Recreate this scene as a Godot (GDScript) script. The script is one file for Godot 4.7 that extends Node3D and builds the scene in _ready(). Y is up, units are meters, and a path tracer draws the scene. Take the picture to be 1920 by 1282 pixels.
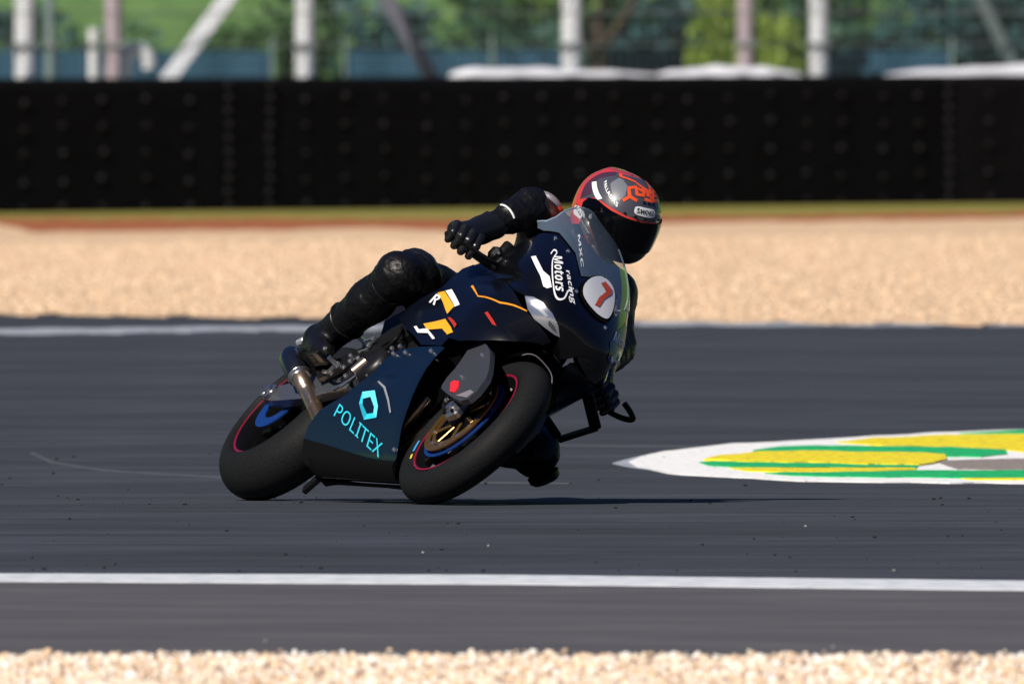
extends Node3D
# A racing motorcycle leaned into a left-hand bend, seen through a long lens across the track.

var M := {}
var rng := RandomNumberGenerator.new()
var moto: Node3D
var rider: Node3D


func _ready() -> void:
	rng.seed = 7
	camera_and_light()
	materials()
	setting()
	barrier()
	background()
	build_motorcycle()
	build_rider()


# ------------------------------------------------------------------ camera, sky, sun
func camera_and_light() -> void:
	var cam := Camera3D.new()
	cam.name = "camera"
	add_child(cam)
	cam.position = Vector3(0, 1.6, 0)
	cam.rotation_degrees = Vector3(-1.5471, 0, 0)
	var at := CameraAttributesPhysical.new()
	at.frustum_focal_length = 438.1
	at.frustum_focus_distance = 40.2
	at.frustum_near = 1.0
	at.frustum_far = 3000.0
	at.exposure_aperture = 6.6
	cam.attributes = at
	cam.fov = 3.1389
	cam.near = 1.0
	cam.far = 3000.0
	cam.current = true
	var env := Environment.new()
	env.background_mode = Environment.BG_SKY
	env.tonemap_mode = Environment.TONE_MAPPER_LINEAR
	env.tonemap_exposure = 1.12
	env.sdfgi_enabled = true
	env.ssao_enabled = true
	env.ssil_enabled = true
	var sm := ProceduralSkyMaterial.new()
	sm.sky_top_color = Color(0.16, 0.36, 0.75)
	sm.sky_horizon_color = Color(0.62, 0.74, 0.88)
	sm.sky_curve = 0.12
	sm.ground_bottom_color = Color(0.25, 0.24, 0.22)
	sm.ground_horizon_color = Color(0.5, 0.52, 0.52)
	sm.sky_energy_multiplier = 0.55
	sm.ground_energy_multiplier = 0.6
	var sky := Sky.new()
	sky.sky_material = sm
	env.sky = sky
	var we := WorldEnvironment.new()
	we.name = "world_environment"
	we.environment = env
	add_child(we)
	var sun := DirectionalLight3D.new()
	sun.name = "sun"
	add_child(sun)
	sun.light_energy = 1.6
	sun.light_color = Color(1.0, 0.965, 0.91)
	sun.light_angular_distance = 0.53
	sun.shadow_enabled = true
	sun.look_at_from_position(Vector3.ZERO, -Vector3(-0.46, 0.74, 0.64), Vector3.UP)


# ------------------------------------------------------------------ helpers: materials
func lin(r: float, g: float, b: float) -> Color:
	return Color(r, g, b).linear_to_srgb()


func mt(key: String, r: float, g: float, b: float, rough := 0.7, metal := 0.0) -> StandardMaterial3D:
	var m := StandardMaterial3D.new()
	m.albedo_color = lin(r, g, b)
	m.roughness = rough
	m.metallic = metal
	m.resource_name = key
	M[key] = m
	return m


func noise_tex(freq: float, ramp: Array, seed_: int, size := 512, octaves := 4, as_normal := false) -> NoiseTexture2D:
	var n := FastNoiseLite.new()
	n.noise_type = FastNoiseLite.TYPE_SIMPLEX_SMOOTH
	n.frequency = freq
	n.fractal_octaves = octaves
	n.seed = seed_
	var t := NoiseTexture2D.new()
	t.width = size
	t.height = size
	t.seamless = true
	t.noise = n
	t.as_normal_map = as_normal
	if ramp.size():
		var g := Gradient.new()
		g.offsets = PackedFloat32Array()
		g.colors = PackedColorArray()
		var o := PackedFloat32Array()
		var c := PackedColorArray()
		for e in ramp:
			o.append(e[0])
			c.append(lin(e[1], e[2], e[3]))
		g.offsets = o
		g.colors = c
		t.color_ramp = g
	return t


func dull(keys: Array, amount: float) -> void:
	for k in keys:
		M[k].metallic_specular = amount


func tri_tex(m: StandardMaterial3D, t: Texture2D, scale: float) -> void:
	m.albedo_color = Color.WHITE
	m.albedo_texture = t
	m.uv1_triplanar = true
	m.uv1_world_triplanar = true
	m.uv1_scale = Vector3.ONE * scale


func bump(m: StandardMaterial3D, t: Texture2D, cm: float, scale := 0.0) -> void:
	m.heightmap_enabled = true
	m.heightmap_texture = t
	m.heightmap_scale = cm
	if scale > 0.0:
		m.uv1_triplanar = true
		m.uv1_scale = Vector3.ONE * scale


func materials() -> void:
	var m: StandardMaterial3D
	# ground
	m = mt("asphalt", .05, .05, .055, .82)
	tri_tex(m, noise_tex(.016, [[0, .019, .023, .033], [.3, .027, .032, .046], [.6, .037, .043, .061], [1, .062, .070, .094]], 1, 1024, 6), .35)
	m.uv1_scale = Vector3(.05, .3, .26)
	m.detail_enabled = true
	m.detail_blend_mode = BaseMaterial3D.BLEND_MODE_MUL
	m.detail_albedo = noise_tex(.004, [[0, .55, .55, .57], [.35, .72, .72, .74], [.6, .92, .92, .93], [1, 1.0, 1.0, 1.0]], 51, 1024, 3)
	m = mt("asphalt_edge", .08, .075, .08, .88)
	tri_tex(m, noise_tex(.016, [[0, .054, .054, .064], [.5, .074, .073, .085], [1, .112, .109, .122]], 2, 1024, 6), .3)
	m.uv1_scale = Vector3(.05, .3, .26)
	m = mt("asphalt_patch", .05, .05, .06, .8)
	tri_tex(m, noise_tex(.03, [[0, .046, .052, .068], [1, .085, .093, .115]], 12, 512, 5), .5)
	m = mt("line_white", .7, .72, .76, .7)
	tri_tex(m, noise_tex(.03, [[0, .42, .45, .52], [.4, .60, .64, .70], [1, .72, .75, .80]], 3, 512, 5), .6)
	m = mt("line_worn", .3, .3, .3, .7)
	tri_tex(m, noise_tex(.03, [[0, .20, .22, .27], [.5, .32, .35, .41], [1, .5, .54, .60]], 4, 512, 5), .7)
	m = mt("kerb_white", .8, .8, .8, .6)
	tri_tex(m, noise_tex(.04, [[0, .40, .42, .46], [.36, .86, .87, .88], [1, .93, .93, .93]], 5, 512, 5), .9)
	m = mt("kerb_green", .0, .3, .1, .6)
	tri_tex(m, noise_tex(.04, [[0, .03, .16, .10], [.28, .01, .28, .13], [.38, .006, .43, .125], [1, .012, .53, .165]], 6, 512, 5), .9)
	m = mt("kerb_yellow", .8, .6, .0, .6)
	tri_tex(m, noise_tex(.04, [[0, .34, .26, .05], [.28, .58, .46, .02], [.36, .84, .69, .012], [1, .90, .77, .025]], 7, 512, 5), .9)
	m = mt("kerb_grey", .25, .23, .24, .8)
	tri_tex(m, noise_tex(.05, [[0, .12, .11, .12], [.5, .24, .21, .20], [1, .38, .30, .26]], 8, 512, 5), 1.2)
	m = mt("gravel", .6, .45, .3, .95)
	tri_tex(m, noise_tex(.03, [[0, .48, .31, .18], [.35, .62, .43, .27], [.6, .68, .49, .32], [1, .75, .59, .42]], 9, 1024, 5), .22)
	bump(m, noise_tex(.12, [], 10, 512, 3), 3.0)
	m = mt("verge", .1, .1, .03, .95)
	tri_tex(m, noise_tex(.016, [[0, .22, .040, .014], [.5, .30, .070, .020], [.68, .34, .13, .038], [1, .42, .24, .09]], 11, 1024, 5), .35)
	m = mt("verge_green", .1, .1, .03, .95)
	tri_tex(m, noise_tex(.02, [[0, .15, .12, .022], [.5, .20, .19, .032], [1, .30, .25, .055]], 19, 512, 5), .35)
	m = mt("grass", .08, .13, .03, .95)
	tri_tex(m, noise_tex(.02, [[0, .05, .115, .028], [.5, .095, .20, .046], [1, .16, .27, .07]], 13, 1024, 5), .08)
	m = mt("grass_blade", .1, .15, .03, .9)
	m.vertex_color_use_as_albedo = true
	m.albedo_color = Color.WHITE
	m = mt("stone", .8, .6, .4, .9)
	m.vertex_color_use_as_albedo = true
	m.albedo_color = Color.WHITE
	mt("rubber_crumb", .012, .012, .013, .9)
	# barrier and fence
	m = mt("belt", .008, .008, .01, .75)
	tri_tex(m, noise_tex(.02, [[0, .0014, .0014, .0020], [.6, .0024, .0024, .0034], [1, .0042, .0040, .0054]], 14, 512, 5), .6)
	m = mt("belt_dusty", .012, .011, .012, .8)
	tri_tex(m, noise_tex(.02, [[0, .0030, .0030, .0050], [.6, .0052, .0047, .0060], [1, .0090, .0070, .0066]], 15, 512, 5), .6)
	mt("washer", .024, .025, .030, .6, .0)
	mt("washer_dull", .010, .0105, .013, .6, .0)
	m = mt("galvanised", .8, .8, .8, .6, .0)
	tri_tex(m, noise_tex(.03, [[0, .72, .77, .84], [.5, .86, .90, .95], [1, .92, .95, .98]], 16, 256, 4), 2.0)
	m = mt("pink_paint", .40, .33, .38, .6)
	m = mt("grey_paint", .27, .28, .36, .6)
	mt("dull_green_paint", .18, .25, .25, .6)
	mt("wire", .30, .33, .34, .5, .5)
	m = mt("white_sheet", .72, .74, .80, .7)
	mt("white_plastic", .74, .76, .80, .45)
	mt("blue_cloth", .008, .058, .115, .8)
	m = mt("bark", .07, .05, .035, .9)
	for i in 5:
		var c: Color = [Color(.055, .13, .033), Color(.030, .095, .055), Color(.19, .27, .035), Color(.024, .085, .090), Color(.105, .20, .045)][i]  # the two bluer kinds have the bluish haze of distance put into their colour
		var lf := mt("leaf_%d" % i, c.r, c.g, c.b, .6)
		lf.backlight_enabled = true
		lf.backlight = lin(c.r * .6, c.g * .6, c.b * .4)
	# motorcycle
	m = mt("tyre", .0105, .0115, .0125, .62)
	tri_tex(m, noise_tex(.03, [[0, .0065, .0070, .0078], [.55, .0105, .0113, .0124], [1, .017, .0175, .0185]], 52, 512, 6), 2.5)
	m.uv1_world_triplanar = false
	bump(m, noise_tex(.06, [], 17, 256, 3), .06, 6.0)
	m = mt("rim_black", .006, .006, .007, .3, .2)
	mt("rim_red", .20, .006, .03, .35)
	mt("blue_disc", .010, .050, .24, .32, .35)
	mt("gold", .50, .29, .09, .30, .9)
	mt("steel", .55, .55, .56, .25, .95)
	mt("bright_bolt", .85, .85, .88, .2, .95)
	mt("dark_metal", .020, .020, .022, .38, .6)
	mt("black_plastic", .006, .006, .007, .5)
	mt("matt_black", .003, .003, .0035, .8)
	m = mt("navy_paint", .0017, .0026, .0064, .33)
	m.clearcoat_enabled = true
	m.metallic_specular = .35
	m.clearcoat = .35
	m.clearcoat_roughness = .10
	m = mt("blue_paint", .0020, .0086, .021, .34)
	m.clearcoat_enabled = true
	m.metallic_specular = .35
	m.clearcoat = .4
	m.clearcoat_roughness = .12
	m = mt("black_paint", .0022, .0023, .0028, .30)
	m.metallic_specular = .3
	m.clearcoat_enabled = true
	m.clearcoat = .7
	m.clearcoat_roughness = .06
	m = mt("left_blue_paint", .010, .075, .19, .3)
	m = mt("carbon", .0045, .0055, .008, .35)
	m.clearcoat_enabled = true
	m.clearcoat = 1.0
	m.clearcoat_roughness = .05
	mt("fork_cover", .034, .037, .046, .5)
	mt("red_paint", .75, .02, .03, .4)
	mt("titanium", .48, .33, .19, .28, .95)
	mt("titanium_pale", .66, .50, .36, .28, .95)
	mt("cyan_print", .03, .62, .80, .5)
	mt("cyan_mid", .015, .36, .50, .5)
	mt("cyan_pale", .14, .80, .90, .5)
	mt("white_print", .80, .82, .86, .45)
	mt("orange_print", .82, .30, .012, .45)
	mt("amber_print", .85, .40, .02, .45)
	mt("deep_red_print", .45, .03, .015, .4)
	mt("seven_red", .60, .075, .025, .5)
	mt("headlight_glass", .86, .88, .92, .20, .92)
	mt("lamp_smoked", .006, .007, .009, .12)
	mt("lamp_dark", .10, .11, .13, .25, .5)
	m = mt("screen_glass", .30, .42, .56, .03)
	m.transparency = BaseMaterial3D.TRANSPARENCY_ALPHA
	m.albedo_color.a = .24
	mt("screen_rim", .34, .42, .52, .25)
	mt("yellow_print", .60, .50, .05, .5)
	mt("sky_print", .04, .28, .62, .5)
	# rider
	m = mt("leather", .0040, .0040, .0048, .42)
	bump(m, noise_tex(.03, [], 18, 512, 5), .34, 3.0)
	m = mt("leather_panel", .0075, .0080, .0094, .32)
	m = mt("rubber_black", .0045, .0045, .0055, .40)
	mt("grey_guard", .20, .18, .21, .4)
	mt("silver_trim", .5, .52, .56, .3, .5)
	m = mt("helmet_red", .64, .045, .030, .28)
	m.clearcoat_enabled = true
	m.clearcoat_roughness = .05
	m = mt("helmet_grey", .060, .060, .078, .35)
	m.clearcoat_enabled = true
	m.clearcoat_roughness = .08
	m = mt("helmet_mid", .15, .16, .19, .4)
	m = mt("helmet_plum", .055, .022, .045, .4)
	m = mt("helmet_orange", .78, .085, .02, .35)
	m = mt("visor", .0014, .0015, .0022, .10)
	m.metallic_specular = .35
	mt("helmet_black", .004, .004, .005, .4)
	dull(["belt", "belt_dusty", "matt_black", "tyre", "rim_black", "black_plastic"], .22)
	dull(["leather", "rubber_black"], .38)


# ------------------------------------------------------------------ helpers: nodes
func tag(o: Node, label: String, category: String, group := "", kind := "") -> void:
	if label:
		o.set_meta("label", label)
	if category:
		o.set_meta("category", category)
	if group:
		o.set_meta("group", group)
	if kind:
		o.set_meta("kind", kind)


func node(called: String, parent: Node, at := Vector3.ZERO) -> Node3D:
	var o := Node3D.new()
	o.name = called
	o.position = at
	parent.add_child(o, true)
	return o


func put(called: String, mesh: Mesh, material: Material, parent: Node) -> MeshInstance3D:
	var o := MeshInstance3D.new()
	o.name = called
	o.mesh = mesh
	o.material_override = null
	for i in mesh.get_surface_count():
		o.set_surface_override_material(i, material)
	parent.add_child(o, true)
	return o


func begin() -> SurfaceTool:
	var s := SurfaceTool.new()
	s.begin(Mesh.PRIMITIVE_TRIANGLES)
	s.set_smooth_group(-1)
	return s


func fin(s: SurfaceTool, called: String, material: Material, parent: Node) -> MeshInstance3D:
	s.generate_normals()
	return put(called, s.commit(), material, parent)


func structure(o: Node) -> Node:
	o.set_meta("kind", "structure")
	return o


# ------------------------------------------------------------------ helpers: shapes
func quad(s: SurfaceTool, a: Vector3, b: Vector3, c: Vector3, d: Vector3) -> void:
	for p in [a, b, c, a, c, d]:
		s.add_vertex(p)


func tube(s: SurfaceTool, pts: Array, rad, seg := 10, caps := true) -> void:
	var n := pts.size()
	var side := Vector3.ZERO
	var rings := []
	for i in n:
		var t: Vector3 = (pts[mini(i + 1, n - 1)] - pts[maxi(i - 1, 0)]).normalized()
		if i == 0:
			side = t.cross(Vector3.UP if absf(t.y) < .9 else Vector3.RIGHT).normalized()
		else:
			side = (side - t * side.dot(t)).normalized()
		var up := t.cross(side)
		var r: float = rad[i] if rad is Array else rad
		var ring := PackedVector3Array()
		for k in seg:
			var a := TAU * k / seg
			ring.append(pts[i] + (side * cos(a) + up * sin(a)) * r)
		rings.append(ring)
	s.set_smooth_group(0)
	for i in n - 1:
		for k in seg:
			var k2 := (k + 1) % seg
			quad(s, rings[i][k], rings[i + 1][k], rings[i + 1][k2], rings[i][k2])
	if caps:
		s.set_smooth_group(-1)
		for k in seg:
			var k2 := (k + 1) % seg
			for p in [pts[0], rings[0][k], rings[0][k2], pts[n - 1], rings[n - 1][k2], rings[n - 1][k]]:
				s.add_vertex(p)
	s.set_smooth_group(-1)


func curve(pts: Array, steps := 5) -> Array:
	var out := []
	for i in pts.size() - 1:
		var p0: Vector3 = pts[maxi(i - 1, 0)]
		var p3: Vector3 = pts[mini(i + 2, pts.size() - 1)]
		for k in steps:
			out.append(pts[i].cubic_interpolate(pts[i + 1], p0, p3, float(k) / steps))
	out.append(pts[-1])
	return out


func box(s: SurfaceTool, xf: Transform3D, size: Vector3, bevel := .003) -> void:
	var h := size / 2.0
	var b := minf(bevel, minf(h.x, minf(h.y, h.z)) * .9)
	var c := func(sx: int, sy: int, sz: int, ax: int) -> Vector3:
		var p := Vector3(sx * h.x, sy * h.y, sz * h.z)
		for k in 3:
			if k != ax:
				p[k] -= signf(p[k]) * b
		return xf * p
	s.set_smooth_group(-1)
	for ax in 3:
		for sg in [-1, 1]:
			var q := []
			for w in [[-1, -1], [1, -1], [1, 1], [-1, 1]]:
				var v := [0, 0, 0]
				v[ax] = sg
				v[(ax + 1) % 3] = w[0] * sg
				v[(ax + 2) % 3] = w[1]
				q.append(c.call(v[0], v[1], v[2], ax))
			quad(s, q[3], q[2], q[1], q[0])
	for ax in 3:
		var ay := (ax + 1) % 3
		var az := (ax + 2) % 3
		for sy in [-1, 1]:
			for sz in [-1, 1]:
				var v1 := [0, 0, 0]
				v1[ay] = sy
				v1[az] = sz
				var v2 := v1.duplicate()
				v1[ax] = -1
				v2[ax] = 1
				var a: Vector3 = c.call(v1[0], v1[1], v1[2], ay)
				var b2: Vector3 = c.call(v2[0], v2[1], v2[2], ay)
				var c2: Vector3 = c.call(v2[0], v2[1], v2[2], az)
				var d: Vector3 = c.call(v1[0], v1[1], v1[2], az)
				if sy * sz > 0:
					quad(s, a, b2, c2, d)
				else:
					quad(s, d, c2, b2, a)
	for sx in [-1, 1]:
		for sy in [-1, 1]:
			for sz in [-1, 1]:
				var t := [c.call(sx, sy, sz, 0), c.call(sx, sy, sz, 1), c.call(sx, sy, sz, 2)]
				if sx * sy * sz > 0:
					t.reverse()
				for p in t:
					s.add_vertex(p)


func along(a: Vector3, b: Vector3, up := Vector3.UP) -> Transform3D:   # a frame at the middle of a bar: y runs from a to b
	var y := (b - a).normalized()
	var x := y.cross(up).normalized() if absf(y.dot(up)) < .98 else y.cross(Vector3.FORWARD).normalized()
	return Transform3D(Basis(x, y, x.cross(y)), (a + b) / 2.0)


func bar(s: SurfaceTool, a: Vector3, b: Vector3, w: float, d: float, bevel := .003, up := Vector3.UP) -> void:
	box(s, along(a, b, up), Vector3(w, a.distance_to(b), d), bevel)


func lathe(s: SurfaceTool, prof: Array, xf: Transform3D, seg := 48) -> void:   # prof: (radius, height along the local y)
	var g := 1
	for i in prof.size() - 1:
		if i > 0:
			var d0: Vector2 = (prof[i] - prof[i - 1]).normalized()
			var d1: Vector2 = (prof[i + 1] - prof[i]).normalized()
			if d0.dot(d1) < .75:
				g += 1
		s.set_smooth_group(g)
		for k in seg:
			var a := TAU * k / seg
			var b := TAU * (k + 1) / seg
			var p := func(q: Vector2, t: float) -> Vector3:
				return xf * Vector3(q.x * cos(t), q.y, q.x * sin(t))
			quad(s, p.call(prof[i], a), p.call(prof[i], b), p.call(prof[i + 1], b), p.call(prof[i + 1], a))
	s.set_smooth_group(-1)


func arc_lathe(s: SurfaceTool, prof: Array, xf: Transform3D, a0: float, a1: float, seg := 20) -> void:
	s.set_smooth_group(1)
	for i in prof.size() - 1:
		for k in seg:
			var a := lerpf(a0, a1, float(k) / seg)
			var b := lerpf(a0, a1, float(k + 1) / seg)
			var p := func(q: Vector2, t: float) -> Vector3:
				return xf * Vector3(q.x * cos(t), q.y, q.x * sin(t))
			quad(s, p.call(prof[i], a), p.call(prof[i], b), p.call(prof[i + 1], b), p.call(prof[i + 1], a))
	s.set_smooth_group(-1)


func ball(s: SurfaceTool, c: Vector3, r: Vector3, basis := Basis.IDENTITY, seg := 12) -> void:
	s.set_smooth_group(0)
	var p := func(i: int, k: int) -> Vector3:
		var e := PI * i / (seg / 2) - PI / 2
		var a := TAU * k / seg
		return c + basis * Vector3(cos(e) * cos(a) * r.x, sin(e) * r.y, cos(e) * sin(a) * r.z)
	for i in seg / 2:
		for k in seg:
			quad(s, p.call(i, k), p.call(i, k + 1), p.call(i + 1, k + 1), p.call(i + 1, k))
	s.set_smooth_group(-1)


func plate(s: SurfaceTool, poly: PackedVector2Array, xf: Transform3D, thick: float) -> void:   # a flat outline in the local xy, given a thickness along z
	s.set_smooth_group(-1)
	var t := Geometry2D.triangulate_polygon(poly)
	var f := func(q: Vector2, z: float) -> Vector3:
		return xf * Vector3(q.x, q.y, z)
	for i in range(0, t.size(), 3):
		for k in [0, 1, 2]:
			s.add_vertex(f.call(poly[t[i + k]], thick / 2))
		for k in [2, 1, 0]:
			s.add_vertex(f.call(poly[t[i + k]], -thick / 2))
	for i in poly.size():
		var a := poly[i]
		var b := poly[(i + 1) % poly.size()]
		quad(s, f.call(a, -thick / 2), f.call(b, -thick / 2), f.call(b, thick / 2), f.call(a, thick / 2))


# a panel that follows a curved surface fn(Vector2) -> Vector3, cut to an outline, with a back face and a rim
func surf_normal(fn: Callable, q: Vector2, out_sign: float) -> Vector3:
	var e := .004
	var du: Vector3 = fn.call(q + Vector2(e, 0)) - fn.call(q - Vector2(e, 0))
	var dv: Vector3 = fn.call(q + Vector2(0, e)) - fn.call(q - Vector2(0, e))
	return du.cross(dv).normalized() * out_sign


func shell(s: SurfaceTool, outline: PackedVector2Array, fn: Callable, out_sign: float, lift: float, thick: float, cell := .06, back := true) -> void:
	var lo := outline[0]
	var hi := outline[0]
	for q in outline:
		lo = lo.min(q)
		hi = hi.max(q)
	var put_v := func(q: Vector2, off: float, flip: float) -> void:
		var n := surf_normal(fn, q, out_sign)
		s.set_normal(n * flip)
		var p: Vector3 = fn.call(q)
		s.add_vertex(p + n * off)
	var nx := maxi(1, ceili((hi.x - lo.x) / cell))
	var ny := maxi(1, ceili((hi.y - lo.y) / cell))
	for i in nx:
		for j in ny:
			var a := lo + Vector2(i * (hi.x - lo.x) / nx, j * (hi.y - lo.y) / ny)
			var b := lo + Vector2((i + 1) * (hi.x - lo.x) / nx, (j + 1) * (hi.y - lo.y) / ny)
			for poly in Geometry2D.intersect_polygons(PackedVector2Array([a, Vector2(b.x, a.y), b, Vector2(a.x, b.y)]), outline):
				var t := Geometry2D.triangulate_polygon(poly)
				for k in range(0, t.size(), 3):
					var q := [poly[t[k]], poly[t[k + 1]], poly[t[k + 2]]]
					if absf((q[1] - q[0]).cross(q[2] - q[0])) < 1e-9:
						continue
					var p0: Vector3 = fn.call(q[0])
					var fc: Vector3 = (fn.call(q[1]) - p0).cross(fn.call(q[2]) - p0)
					if fc.dot(surf_normal(fn, (q[0] + q[1] + q[2]) / 3.0, out_sign)) > 0:
						q.reverse()
					for w in q:
						put_v.call(w, lift, 1.0)
					if back:
						q.reverse()
						for w in q:
							put_v.call(w, lift - thick, -1.0)
	if thick > 0.0:
		for i in outline.size():
			var a := outline[i]
			var b := outline[(i + 1) % outline.size()]
			var steps := maxi(1, ceili(a.distance_to(b) / cell))
			for k in steps:
				var q0 := a.lerp(b, float(k) / steps)
				var q1 := a.lerp(b, float(k + 1) / steps)
				var n0 := surf_normal(fn, q0, out_sign)
				var n1 := surf_normal(fn, q1, out_sign)
				var p0: Vector3 = fn.call(q0)
				var p1: Vector3 = fn.call(q1)
				var w := [p0 + n0 * lift, p1 + n1 * lift, p1 + n1 * (lift - thick), p0 + n0 * (lift - thick)]
				var nn: Vector3 = (w[1] - w[0]).cross(w[3] - w[0]).normalized()
				for v in [w[0], w[1], w[2], w[0], w[2], w[3]]:
					s.set_normal(nn)
					s.add_vertex(v)


func panel(called: String, outline: Array, fn: Callable, material: Material, parent: Node, out_sign := 1.0, lift := 0.0, thick := .004, cell := .06) -> MeshInstance3D:
	var s := begin()
	shell(s, PackedVector2Array(outline), fn, out_sign, lift, thick, cell)
	return put(called, s.commit(), material, parent)


func decal(called: String, outline: Array, fn: Callable, material: Material, parent: Node, out_sign := 1.0, lift := .0015, cell := .06) -> MeshInstance3D:
	return panel(called, outline, fn, material, parent, out_sign, lift, .0012, cell)


# lettering laid on a curved surface: the baseline runs from a to b (surface coordinates), up is the height of a capital
func lettering(called: String, words: String, fn: Callable, a: Vector2, b: Vector2, up: Vector2, material: Material, parent: Node, out_sign := 1.0, lift := .002, bold := true, italic := false, serif := false) -> MeshInstance3D:
	var t := TextMesh.new()
	var f := SystemFont.new()
	f.font_names = PackedStringArray(["Droid Serif" if serif else "Droid Sans"])
	f.font_weight = 700 if bold else 400
	t.font = f
	t.text = words
	t.font_size = 64
	t.depth = 0.0
	t.curve_step = 3.0
	t.pixel_size = .01
	var arr := t.get_mesh_arrays()
	var v: PackedVector3Array = arr[Mesh.ARRAY_VERTEX]
	var idx: PackedInt32Array = arr[Mesh.ARRAY_INDEX]
	var lo := Vector3(1e9, 1e9, 0)
	var hi := -lo
	for p in v:
		lo = lo.min(p)
		hi = hi.max(p)
	var s := begin()
	for i in range(0, idx.size(), 3):
		var q := []
		for k in 3:
			var p := v[idx[i + k]]
			var x := (p.x - lo.x) / (hi.x - lo.x)
			var y := (p.y - lo.y) / (hi.y - lo.y)
			if italic:
				x += y * .04
			q.append(a.lerp(b, x) + up * y)
		var p0: Vector3 = fn.call(q[0])
		var fc: Vector3 = (fn.call(q[1]) - p0).cross(fn.call(q[2]) - p0)
		if fc.dot(surf_normal(fn, q[0], out_sign)) > 0:
			q.reverse()
		for w in q:
			var n := surf_normal(fn, w, out_sign)
			s.set_normal(n)
			var p: Vector3 = fn.call(w)
			s.add_vertex(p + n * lift)
	return put(called, s.commit(), material, parent)


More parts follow.
